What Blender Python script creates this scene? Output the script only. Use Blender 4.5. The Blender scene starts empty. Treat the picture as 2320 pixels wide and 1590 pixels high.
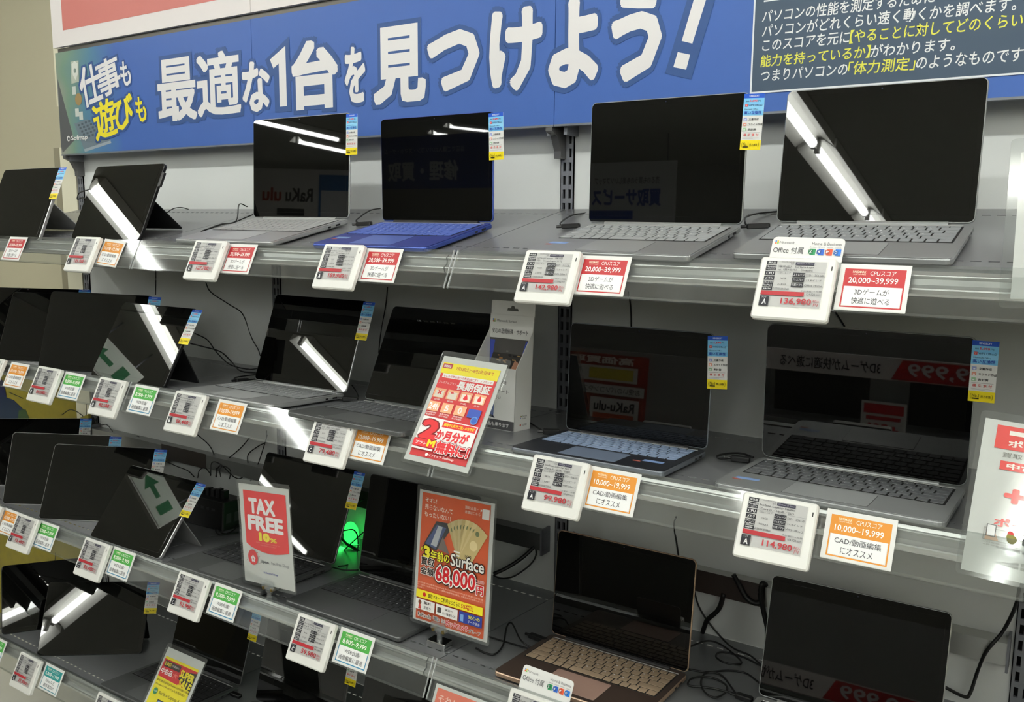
import bpy, math, random
from mathutils import Matrix, Vector
random.seed(7)
SC = bpy.context.scene
COL = SC.collection
R = math.radians

# ------------------------------------------------------------------ camera
F_PX, YAW, PITCH, ROLL = 2001.4, -0.58379, -0.14717, 0.007976
CAM = Vector((0.94724, -1.64201, 1.60770))
_f = Vector((math.sin(YAW)*math.cos(PITCH), math.cos(YAW)*math.cos(PITCH), math.sin(PITCH)))
_r = Vector((math.cos(YAW), -math.sin(YAW), 0)); _u = _r.cross(_f)
CR = _r*math.cos(ROLL) + _u*math.sin(ROLL); CU = -_r*math.sin(ROLL) + _u*math.cos(ROLL); CF = _f
cam = bpy.data.cameras.new('camera'); camo = bpy.data.objects.new('camera', cam); COL.objects.link(camo)
cam.sensor_fit = 'HORIZONTAL'; cam.sensor_width = 36; cam.lens = F_PX/2320*36; cam.clip_start = .05; cam.clip_end = 60
camo.matrix_world = Matrix(((CR.x, CU.x, -CF.x, CAM.x), (CR.y, CU.y, -CF.y, CAM.y), (CR.z, CU.z, -CF.z, CAM.z), (0, 0, 0, 1)))
SC.camera = camo

# ------------------------------------------------------------------ world, exposure
w = bpy.data.worlds.new('world'); SC.world = w; w.use_nodes = True
w.node_tree.nodes['Background'].inputs[0].default_value = (.5, .52, .5, 1)
w.node_tree.nodes['Background'].inputs[1].default_value = .25
SC.view_settings.view_transform = 'Standard'; SC.view_settings.look = 'None'
SC.view_settings.gamma = 1; SC.view_settings.use_curve_mapping = False
SC.view_settings.exposure = 0.30
SC.cycles.use_denoising = True
SC.cycles.max_bounces = 10; SC.cycles.transparent_max_bounces = 24; SC.cycles.glossy_bounces = 5
SC.cycles.sample_clamp_indirect = 6; SC.cycles.caustics_reflective = False; SC.cycles.caustics_refractive = False
TUBE_STRENGTH = 30.0
TUBE_COLOR = (.98, 1.0, .965, 1)

# ------------------------------------------------------------------ materials
def lin(c):
    return tuple(((v/255)/12.92 if v/255 <= .04045 else ((v/255+.055)/1.055)**2.4) for v in c)
MATS = {}
def mat(name, col, rough=.5, metal=0., spec=.5, noise=0., nscale=30., bump=0., coat=0.):
    if name in MATS: return MATS[name]
    m = bpy.data.materials.new(name); m.use_nodes = True; nt = m.node_tree; b = nt.nodes['Principled BSDF']
    c = lin(col); b.inputs['Base Color'].default_value = (*c, 1)
    b.inputs['Roughness'].default_value = rough; b.inputs['Metallic'].default_value = metal
    b.inputs['Specular IOR Level'].default_value = spec; b.inputs['Coat Weight'].default_value = coat
    if noise or bump:
        tc = nt.nodes.new('ShaderNodeTexCoord'); nz = nt.nodes.new('ShaderNodeTexNoise')
        nz.inputs['Scale'].default_value = nscale; nz.inputs['Detail'].default_value = 5
        nt.links.new(tc.outputs['Object'], nz.inputs['Vector'])
        if noise:
            rp = nt.nodes.new('ShaderNodeValToRGB')
            rp.color_ramp.elements[0].position = .3; rp.color_ramp.elements[1].position = .7
            rp.color_ramp.elements[0].color = (*[v*(1-noise) for v in c], 1); rp.color_ramp.elements[1].color = (*[min(1, v*(1+noise)) for v in c], 1)
            nt.links.new(nz.outputs['Fac'], rp.inputs['Fac']); nt.links.new(rp.outputs['Color'], b.inputs['Base Color'])
            mr = nt.nodes.new('ShaderNodeMapRange'); mr.inputs['To Min'].default_value = max(0, rough*(1-noise)); mr.inputs['To Max'].default_value = min(1, rough*(1+noise))
            nt.links.new(nz.outputs['Fac'], mr.inputs['Value']); nt.links.new(mr.outputs['Result'], b.inputs['Roughness'])
        if bump:
            bp = nt.nodes.new('ShaderNodeBump'); bp.inputs['Strength'].default_value = bump; bp.inputs['Distance'].default_value = .001
            nt.links.new(nz.outputs['Fac'], bp.inputs['Height']); nt.links.new(bp.outputs['Normal'], b.inputs['Normal'])
    MATS[name] = m; return m
def ink(c):
    return mat('ink_%d_%d_%d' % tuple(c), c, .45, spec=.3)
def acrylic(name, haze=.05, refl=1.6, hc=(200, 205, 205)):
    if name in MATS: return MATS[name]
    m = bpy.data.materials.new(name); m.use_nodes = True; nt = m.node_tree; nt.nodes.clear()
    o = nt.nodes.new('ShaderNodeOutputMaterial'); tr = nt.nodes.new('ShaderNodeBsdfTransparent'); gl = nt.nodes.new('ShaderNodeBsdfGlossy')
    df = nt.nodes.new('ShaderNodeBsdfDiffuse'); m1 = nt.nodes.new('ShaderNodeMixShader'); m2 = nt.nodes.new('ShaderNodeMixShader')
    fr = nt.nodes.new('ShaderNodeLayerWeight'); fr.inputs['Blend'].default_value = .5
    pw = nt.nodes.new('ShaderNodeMath'); pw.operation = 'POWER'; pw.inputs[1].default_value = 4.5
    mu = nt.nodes.new('ShaderNodeMath'); mu.operation = 'MULTIPLY_ADD'; mu.inputs[1].default_value = .5; mu.inputs[2].default_value = .045*refl; mu.use_clamp = True
    nt.links.new(fr.outputs['Facing'], pw.inputs[0])
    tr.inputs[0].default_value = (.965, .975, .97, 1); gl.inputs['Roughness'].default_value = .06
    df.inputs[0].default_value = (*lin(hc), 1)
    nz = nt.nodes.new('ShaderNodeTexNoise'); nz.inputs['Scale'].default_value = 9; nz.inputs['Detail'].default_value = 8; nz.inputs['Roughness'].default_value = .7
    tc = nt.nodes.new('ShaderNodeTexCoord'); nt.links.new(tc.outputs['Object'], nz.inputs['Vector'])
    mr = nt.nodes.new('ShaderNodeMapRange'); mr.inputs['From Min'].default_value = .35; mr.inputs['From Max'].default_value = .75
    mr.inputs['To Min'].default_value = haze*.4; mr.inputs['To Max'].default_value = haze*1.8
    nt.links.new(nz.outputs['Fac'], mr.inputs['Value'])
    nt.links.new(pw.outputs[0], mu.inputs[0]); nt.links.new(mu.outputs[0], m2.inputs[0])
    nt.links.new(mr.outputs['Result'], m1.inputs[0]); nt.links.new(tr.outputs[0], m1.inputs[1]); nt.links.new(df.outputs[0], m1.inputs[2])
    nt.links.new(m1.outputs[0], m2.inputs[1]); nt.links.new(gl.outputs[0], m2.inputs[2]); nt.links.new(m2.outputs[0], o.inputs[0])
    MATS[name] = m; return m
def emit(name, col, s):
    if name in MATS: return MATS[name]
    m = bpy.data.materials.new(name); m.use_nodes = True; b = m.node_tree.nodes['Principled BSDF']
    b.inputs['Base Color'].default_value = col; b.inputs['Emission Color'].default_value = col; b.inputs['Emission Strength'].default_value = s
    MATS[name] = m; return m

M_PANEL = mat('panel_steel', (224, 227, 225), .42, noise=.015, nscale=4)
M_POST = mat('post_steel', (128, 130, 136), .4, metal=.3, noise=.05)
M_DARK = mat('void_black', (10, 10, 10), .9)
M_DECK = mat('deck_steel', (128, 130, 132), .28, metal=.35, noise=.06, nscale=6)
M_LIP = mat('lip_aluminium', (190, 192, 190), .3, metal=.75, noise=.08, nscale=12)
M_ACR = acrylic('acrylic_clear', .036, 1.7)
M_SLEEVE = acrylic('acrylic_sleeve', .03, 1.3)
M_GLASS = mat('display_glass', (5, 5, 5), .012, spec=.45)
M_SCR = mat('display_off', (7, 7, 6), .015, spec=.42)
M_BLACKPL = mat('black_plastic', (14, 14, 15), .45)
M_CABLE = mat('cable_rubber', (12, 12, 12), .5)
M_WHITEPL = mat('white_plastic', (224, 224, 219), .32, noise=.02)
M_PAPER = mat('white_paper', (222, 222, 219), .5)
M_EINK = mat('e_paper', (176, 176, 174), .35)
M_CHROME = mat('chrome_metal', (200, 200, 200), .12, metal=1)

# ------------------------------------------------------------------ object helpers
def link(name, data, parent=None, m=None):
    o = bpy.data.objects.new(name, data); COL.objects.link(o)
    if parent: o.parent = parent
    if m: o.matrix_local = m
    return o
def tag(o, label=None, cat=None, group=None, kind=None):
    if label: o['label'] = label
    if cat: o['category'] = cat
    if group: o['group'] = group
    if kind: o['kind'] = kind
    return o
def empty(name, m, label, cat, group=None, kind=None):
    o = link(name, None); o.matrix_world = m; o.empty_display_size = .03
    return tag(o, label, cat, group, kind)
def frame(o, x, y, z):
    return Matrix(((x[0], y[0], z[0], o[0]), (x[1], y[1], z[1], o[1]), (x[2], y[2], z[2], o[2]), (0, 0, 0, 1)))
T = Matrix.Translation
class MB:
    def __init__(s): s.v = []; s.f = []
    def add(s, vs, fs):
        n = len(s.v); s.v += [tuple(v) for v in vs]; s.f += [tuple(i+n for i in f) for f in fs]; return s
    def box(s, x0, y0, z0, x1, y1, z1):
        return s.add([(x0, y0, z0), (x1, y0, z0), (x1, y1, z0), (x0, y1, z0), (x0, y0, z1), (x1, y0, z1), (x1, y1, z1), (x0, y1, z1)],
                     [(0, 3, 2, 1), (4, 5, 6, 7), (0, 1, 5, 4), (1, 2, 6, 5), (2, 3, 7, 6), (3, 0, 4, 7)])
    def ring(s, rings, cap=True):
        n = len(rings[0]); vs = [v for r in rings for v in r]; fs = []
        for k in range(len(rings)-1):
            for i in range(n):
                j = (i+1) % n; fs.append((k*n+i, k*n+j, (k+1)*n+j, (k+1)*n+i))
        if cap: fs.append(tuple(range(n))[::-1]); fs.append(tuple(range((len(rings)-1)*n, len(rings)*n)))
        return s.add(vs, fs)
    def tube(s, pts, r, n=8):
        pts = [Vector(p) for p in pts]; rings = []; up = Vector((0, 0, 1))
        for i, p in enumerate(pts):
            d = (pts[min(i+1, len(pts)-1)]-pts[max(i-1, 0)]).normalized()
            a = d.cross(up)
            if a.length < .1: a = d.cross(Vector((1, 0, 0)))
            a.normalize(); b = d.cross(a); up = a.cross(d) if abs(d.z) < .9 else up
            rings.append([p+(a*math.cos(t*2*math.pi/n)+b*math.sin(t*2*math.pi/n))*r for t in range(n)])
            up = Vector((0, 0, 1))
        return s.ring(rings)
    def build(s, name, m, parent=None, mat4=None, smooth=False, kind=None):
        me = bpy.data.meshes.new(name); me.from_pydata(s.v, [], s.f); me.materials.append(m)
        if smooth:
            for p in me.polygons: p.use_smooth = True
        o = link(name, me, parent, mat4)
        if kind: o['kind'] = kind
        return o
def rrect(w, h, r, n=4, x=0, z=0):
    p = []
    for cx, cz, a0 in ((w/2-r, h/2-r, 0), (-w/2+r, h/2-r, 90), (-w/2+r, -h/2+r, 180), (w/2-r, -h/2+r, 270)):
        for k in range(n+1):
            a = R(a0+90*k/n); p.append((x+cx+r*math.cos(a), z+cz+r*math.sin(a)))
    return p
def plate(w, h, r, t, ch=.0006, x=0, z=0, y=0):      # upright plate in xz, front face at y, thickness t towards +y
    b = MB(); a = rrect(w-2*ch, h-2*ch, max(r-ch, .0003), x=x, z=z); c = rrect(w, h, r, x=x, z=z)
    b.ring([[(q[0], y+t, q[1]) for q in a], [(q[0], y+t-ch, q[1]) for q in c], [(q[0], y+ch, q[1]) for q in c], [(q[0], y, q[1]) for q in a]])
    return b
def slab(w, h, r, t, ch=.0008, x=0, y=0, z=0):       # lying plate in xy, from z to z+t
    b = MB(); a = rrect(w-2*ch, h-2*ch, max(r-ch, .0003), x=x, z=y); c = rrect(w, h, r, x=x, z=y)
    b.ring([[(q[0], q[1], z) for q in a], [(q[0], q[1], z+ch) for q in c], [(q[0], q[1], z+t-ch) for q in c], [(q[0], q[1], z+t) for q in a]])
    return b

# ---- lettering: text outlines as flat meshes
_tc = bpy.data.curves.new('lettering', 'FONT'); _tc.resolution_u = 2; _tc.size = 1
_to = bpy.data.objects.new('lettering', _tc); COL.objects.link(_to)
_cache = {}
def glyphs(s, off=0.):
    k = (s, off)
    if k not in _cache:
        _tc.body = s; _tc.offset = off
        dg = bpy.context.evaluated_depsgraph_get(); dg.update()
        me = bpy.data.meshes.new_from_object(_to.evaluated_get(dg))
        vs = [(v.co.x, v.co.y) for v in me.vertices]; fs = [tuple(p.vertices) for p in me.polygons]
        bpy.data.meshes.remove(me)
        xs = [v[0] for v in vs] or [0, 1]; ys = [v[1] for v in vs] or [0, 1]
        _cache[k] = (vs, fs, (min(xs), min(ys), max(xs), max(ys)))
    return _cache[k]
EPS = .00005
SQ = [(1, 1), (-1, 1), (-1, -1), (1, -1), (1, 0), (0, 1), (-1, 0), (0, -1), (.5, 1), (-.5, 1), (.5, -1), (-.5, -1), (1, .5), (1, -.5), (-1, .5), (-1, -.5)]
class Print:                                          # flat print: layers of rectangles, polygons and lettering on one sheet
    def __init__(s, eps=EPS, sq=False): s.sq = sq; s.rnd = False; s.v = []; s.f = []; s.mi = []; s.m = []; s.k = 1; s.eps = eps
    def _put(s, vs, fs, c):
        mm = c if isinstance(c, bpy.types.Material) else ink(c)
        if mm not in s.m: s.m.append(mm)
        n = len(s.v); y = -s.k*s.eps
        s.v += [(x, y, z) for x, z in vs]; s.f += [tuple(i+n for i in f) for f in fs]; s.mi += [s.m.index(mm)]*len(fs)
    def up(s): s.k += 1; return s
    def r(s, x0, y0, x1, y1, c): s.up(); s._put([(x0, y0), (x1, y0), (x1, y1), (x0, y1)], [(0, 1, 2, 3)], c); return s
    def p(s, pts, c): s.up(); s._put(pts, [tuple(range(len(pts)))], c); return s
    def c(s, x, y, r, c, n=20): return s.p([(x+r*math.cos(a*2*math.pi/n), y+r*math.sin(a*2*math.pi/n)) for a in range(n)], c)
    def frame(s, x0, y0, x1, y1, t, c):
        s.up(); s._put([(x0, y0), (x1, y0), (x1, y1), (x0, y1), (x0+t, y0+t), (x1-t, y0+t), (x1-t, y1-t), (x0+t, y1-t)],
                       [(0, 1, 5, 4), (1, 2, 6, 5), (2, 3, 7, 6), (3, 0, 4, 7)], c); return s
    def t(s, txt, x0, y0, x1, y1, c, b=0., out=None, shear=0., rot=0., lay=True):
        heavy = b > .027 or out or (s.sq and b > .015)
        vs, fs, (a0, b0, a1, b1) = glyphs(txt, 0. if heavy else b)
        if heavy: a0 -= b; b0 -= b; a1 += b; b1 += b
        sy = (y1-y0)/max(b1-b0, 1e-6) if y1 is not None else None
        sx = (x1-x0)/max(a1-a0, 1e-6) if x1 is not None else sy
        if sy is None: sy = sx
        if len(txt) <= 3 and txt in ('一', 'ー', '-', '~'): sy = sx
        cx, cy = (a1-a0)*sx/2, (b1-b0)*sy/2; ca, sa = math.cos(rot), math.sin(rot)
        def tr(v):
            X = (v[0]-a0)*sx-cx; Y = (v[1]-b0)*sy-cy; X += shear*Y
            return (x0+cx+X*ca-Y*sa, y0+cy+X*sa+Y*ca)
        def stamp(rad, col):
            n = (8 if rad < .05 else 14) if not s.sq else 16; s.rnd = s.sq and txt in 'なをつけよう'; s._put([tr(v) for v in vs], fs, col)
            for q in range(n if rad > .004 else 0):
                dx, dy = (rad*math.cos(q*2*math.pi/n), rad*math.sin(q*2*math.pi/n)) if (not s.sq or s.rnd) else (rad*SQ[q][0], rad*SQ[q][1]); s.k += .03
                s._put([tr((v[0]+dx, v[1]+dy)) for v in vs], fs, col)
        if out:
            if lay: s.up()
            stamp(b+out[1], out[0])
            if lay: s.up()
        if c is not None:
            if lay: s.up()
            if heavy: stamp(b, c); s.up() if lay else None
            else: s._put([tr(v) for v in vs], fs, c)
        return s
    def build(s, name, parent, m=None):
        me = bpy.data.meshes.new(name); me.from_pydata(s.v, [], s.f)
        for q in s.m: me.materials.append(q)
        me.polygons.foreach_set('material_index', s.mi)
        return link(name, me, parent, m)

# ------------------------------------------------------------------ measured layout (metres). wall face at y=0, customers' side at -y
ROWZ = {1: 1.63194, 2: 1.19816, 3: .77596, 4: .36163}
ROWT = {1: .20523, 2: -.05542, 3: -.07377, 4: -.08223}
ROWD = {1: .38661, 2: .42688, 3: .44493, 4: .44493}
BAYS = [(-1.8, -.9), (-.9, 0.), (0., .9), (.9, 1.8)]
ROWN = {1: 'top', 2: 'second', 3: 'third', 4: 'lowest'}
def deck_frame(row, X=0., s=0., phi=0., h=0.):
    t = ROWT[row]; es = Vector((0, -math.cos(t), -math.sin(t))); en = Vector((0, -math.sin(t), math.cos(t)))
    o = Vector((X, 0, ROWZ[row]))+es*s+en*h
    x = Vector((1, 0, 0))*math.cos(phi)+es*math.sin(phi); yb = Vector((1, 0, 0))*math.sin(phi)-es*math.cos(phi)
    return frame(o, x, yb, en)
DN = Vector((0, -.02961, -.06112)).normalized()
RN = Vector((1, 0, 0)).cross(-DN)                      # outward normal of the slanted price rails
def rail_top(row):
    t = ROWT[row]; F = Vector((0, -ROWD[row]*math.cos(t), ROWZ[row]-ROWD[row]*math.sin(t)))
    return F+.03*Vector((0, CAM.y-F.y, CAM.z-F.z))
def rail_frame(row, X, down, off):                     # x along the rail, y inward, z up along the slant
    o = rail_top(row)+DN*down+RN*off+Vector((X, 0, 0))
    return frame(o, Vector((1, 0, 0)), -RN, -DN)
def ray(px, py): return CF+CR*(px-1160)/F_PX-CU*(py-795)/F_PX
def at(px, py, Y):                                     # photo point on the upright plane y=Y
    d = ray(px, py); return CAM+d*((Y-CAM.y)/d.y)
def on_deck(px, py, row, h=.003):
    m = deck_frame(row, h=h); n = m.col[2].xyz; d = ray(px, py)
    return CAM+d*(((m.translation-CAM).dot(n))/d.dot(n))

# ------------------------------------------------------------------ room
def struct(name, bx, m):
    b = MB()
    for q in bx: b.box(*q)
    o = b.build(name, m); o['kind'] = 'structure'; return o
M_BEIGE = mat('beige_wall', (188, 182, 156), .6, noise=.03, nscale=2)
struct('floor', [(-12, -12, -.1, 5, .4, 0)], mat('floor_tile', (232, 231, 225), .35, noise=.06, nscale=3))
M_CEIL = mat('ceiling_board', (200, 200, 192), .8, noise=.03, nscale=8)
struct('ceiling', [(-12, -12, 2.75, 5, .4, 2.85)], M_CEIL)
struct('wall_back', [(-12, .16, 0, 5, .3, 2.75)], M_BEIGE)
struct('wall_left', [(-12.1, -12, 0, -12, .3, 2.75)], M_BEIGE)
struct('wall_right', [(5, -12, 0, 5.1, .3, 2.75)], M_BEIGE)
struct('wall_front', [(-12, -12.1, 0, 5, -12, 2.75)], mat('wall_shop', (190, 190, 184), .6))
struct('trim_1', [(-2.02, .04, 0, -1.915, .16, 1.835)], mat('column_taupe', (140, 134, 112), .6, noise=.04))
struct('trim_2', [(-1.915, .0, 0, -1.83, .16, 1.83), (-2.00, .05, 1.97, -1.83, .16, 2.75)], mat('end_panel_cream', (228, 224, 200), .5))

# ------------------------------------------------------------------ ceiling lights
M_TUBE = emit('tube_light', TUBE_COLOR, TUBE_STRENGTH)
M_TRAY = mat('fixture_white', (225, 225, 218), .35)
def fixture(cx, y0, y1, label, along='y', z=2.70):
    m = T((cx, (y0+y1)/2, z)) if along == 'y' else T(((y0+y1)/2, cx, z)) @ Matrix.Rotation(R(90), 4, 'Z')
    L = (y1-y0)/2-.02
    e = empty('ceiling_light', m, label, 'ceiling light', 'fluorescent ceiling lights')
    b = MB()
    b.ring([[(x, -L, zz) for x, zz in ((-.09, -.005), (-.03, .04), (.03, .04), (.09, -.005), (.09, .045), (-.09, .045))],
            [(x, L, zz) for x, zz in ((-.09, -.005), (-.03, .04), (.03, .04), (.09, -.005), (.09, .045), (-.09, .045))]])
    b.build('tray', M_TRAY, e)
    MB().tube([(0, -L+.03, 0), (0, L-.03, 0)], .021, 10).build('tube', M_TUBE, e)
    for q in (-1, 1): MB().box(-.012, q*(L-.015)-.012, -.02, .012, q*(L-.015)+.012, .04).build('lamp_holder', M_WHITEPL, e)
RUNS = [(-.23, -7.87, 5, 'left of centre'), (1.32, -7.87, 6, 'right of centre, lengthened for fill light'), (3.0, -7.87, 5, 'far right'), (4.4, -7.87, 5, 'rightmost'), (-3.22, -3.73, 1, 'over the left end of the shelving'), (-3.22, -2.34, 1, 'over the left end, nearest the wall'),  # far right and rightmost rows added as fill light; right-of-centre row lengthened likewise
        (-5.0, -4.75, 1, 'far left'), (-5.5, -5.85, 1, 'far left and farther back'), (-6.5, -9.45, 1, 'near the far wall'), (-7.35, -10.15, 1, 'at the far corner')]
for cx, ya, n, wh in RUNS:
    for k in range(n): fixture(cx, ya+1.23*k+(.02 if n == 1 else 0), ya+1.23*(k+1), 'ceiling tube light, %s in the row %s' % (['farthest', 'fourth', 'third', 'second', 'near', 'nearest'][k if n > 1 else 5], wh))
for k in range(4):
    fixture(-1.2, -2.55+1.23*k, -1.32+1.23*k, 'ceiling tube light running along the shelving, %s' % ['leftmost', 'second from left', 'third from left', 'rightmost'][k], 'x')

# ------------------------------------------------------------------ shelving: panels, posts, shelves, price rails
for i, (x0, x1) in enumerate(BAYS):
    nm = ['left', 'middle', 'right', 'far right'][i]
    e = empty('back_panel', T(((x0+x1)/2, 0, .05)), 'pale grey steel back panel of the %s shelving bay' % nm, 'panel', 'shelving back panels')
    MB().box(-.45+.016, 0, 0, .45-.016, .012, 2.65).build('steel_sheet', M_PANEL, e)
def post(x, lab):
    e = empty('slotted_post', T((x, 0, 0)), lab, 'post', 'slotted shelving posts')
    b = MB(); H = 2.7; y0, y1 = -.004, .002
    b.box(-.016, y0, 0, -.0100, y1, H); b.box(-.0035, y0, 0, .0035, y1, H); b.box(.0100, y0, 0, .016, y1, H)
    z = .02
    while z < H:
        for sx in (-1, 1):
            xa, xb = sorted((sx*.0035, sx*.0100)); b.box(xa, y0+.0004, z, xb, y1, z+.010)
        z += .028
    b.box(-.016, y0, 0, -.0145, .03, H); b.box(.0145, y0, 0, .016, .03, H)
    b.build('slotted_face', M_POST, e)
    MB().box(-.0144, .012, 0, .0144, .03, H).build('slot_shade', M_DARK, e)  # black backing that stands for the shade inside the slots
for x, l in ((-1.8, 'slotted steel post at the left end of the shelving beside the beige wall'), (-.9, 'slotted steel post between left and middle bays'),
             (0, 'slotted steel post just left of the laptop with pale blue keys'), (.9, 'slotted steel post behind the right-hand price signs'), (1.8, 'slotted steel post at the far right end')):
    post(x, l)

def shelf(row, i):
    x0, x1 = BAYS[i]; D = ROWD[row]+.012
    e = empty('shelf', deck_frame(row, (x0+x1)/2), 'grey steel %s shelf of the %s bay with punched slots' % (ROWN[row], ['left', 'middle', 'right', 'far right'][i]), 'shelf', 'grey display shelves')
    hw = .45-.0012; b = MB(); t = -.0012
    s1, s2, s3, s4 = .052, .0575, D-.045, D-.040
    b.box(-hw, -s1, t, hw, -.002, 0); b.box(-hw, -s3, t, hw, -s2, 0); b.box(-hw, -D, t, hw, -s4, 0)
    for sa, sb in ((s1, s2), (s3, s4)):
        x = -hw
        while x < hw:
            xb = min(x+.008, hw); b.box(x, -sb, t, xb, -sa, 0); x += .021
    b.build('deck', M_DECK, e)
    c = MB(); c.box(-hw, -D, -.030, hw, -D+.0015, -.0013); c.box(-hw, -D, -.030, hw, -D+.02, -.0288)
    for sx in (-1, 1): c.box(sx*hw-(.0015 if sx > 0 else 0), -D, -.03, sx*hw+(.0015 if sx < 0 else 0), -.01, -.0013)
    c.build('side_flange', M_DECK, e)
    for sx in (-1, 1):                                  # bracket under the shelf end
        q = MB(); X = sx*(hw-.004); pr = [(-.004, -.004), (-D+.06, -.004), (-D+.06, -.02), (-.05, -.075), (-.004, -.09)]
        q.ring([[(X-.001, y, z-.028) for y, z in pr], [(X+.001, y, z-.028) for y, z in pr]]); q.build('bracket', M_POST, e)
    # extruded front moulding with two ridges, following the slanted rail
    m = rail_frame(row, (x0+x1)/2, 0, -.0088)
    prof = [(.0, -.004), (-.0015, -.009), (-.0035, -.011), (-.0035, -.0125), (.0, -.015), (.002, -.022), (-.001, -.026), (-.003, -.029), (-.003, -.031), (.001, -.035), (.004, -.037), (.0085, -.037), (.0085, -.004)]
    q = MB(); q.ring([[(-hw, y, z) for y, z in prof][::-1], [(hw, y, z) for y, z in prof][::-1]])
    o = q.build('front_moulding', M_LIP, e); o.matrix_parent_inverse = Matrix(); o.matrix_local = e.matrix_world.inverted() @ m
    return e
def price_rail(row, i):
    x0, x1 = BAYS[i]; hw = .45-.004
    e = empty('price_rail', rail_frame(row, (x0+x1)/2+.02, 0, 0), 'clear acrylic price rail along the front of the %s shelf, %s bay' % (ROWN[row], ['left', 'middle', 'right', 'far right'][i]), 'price rail', 'clear acrylic price rails')
    def ext(prof, name):
        q = MB(); q.ring([[(-hw, y, z) for y, z in prof][::-1], [(hw, y, z) for y, z in prof][::-1]]); q.build(name, M_ACR, e)
    ext([(0, .001), (0, -.069), (.0016, -.069), (.0016, .001)], 'front_strip')
    ext([(.0017, .001), (.012, .001), (.012, -.0005), (.0017, -.0005)], 'top_edge')
    ext([(-.0030, -.0665), (-.0030, -.0705), (.0016, -.0705), (.0016, -.0695), (-.0015, -.0695), (-.0015, -.0665)], 'card_channel')
    for sx in (-1, 1): MB().box(sx*hw-.0008, -.0006, -.070, sx*hw+.0008, .002, .001).build('polished_end', acrylic('acrylic_edge', .5, 2.0, (225, 228, 228)), e)
for row in (1, 2, 3, 4):
    for i in range(4):
        if row == 4 and i > 2: continue
        shelf(row, i); price_rail(row, i)

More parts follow.
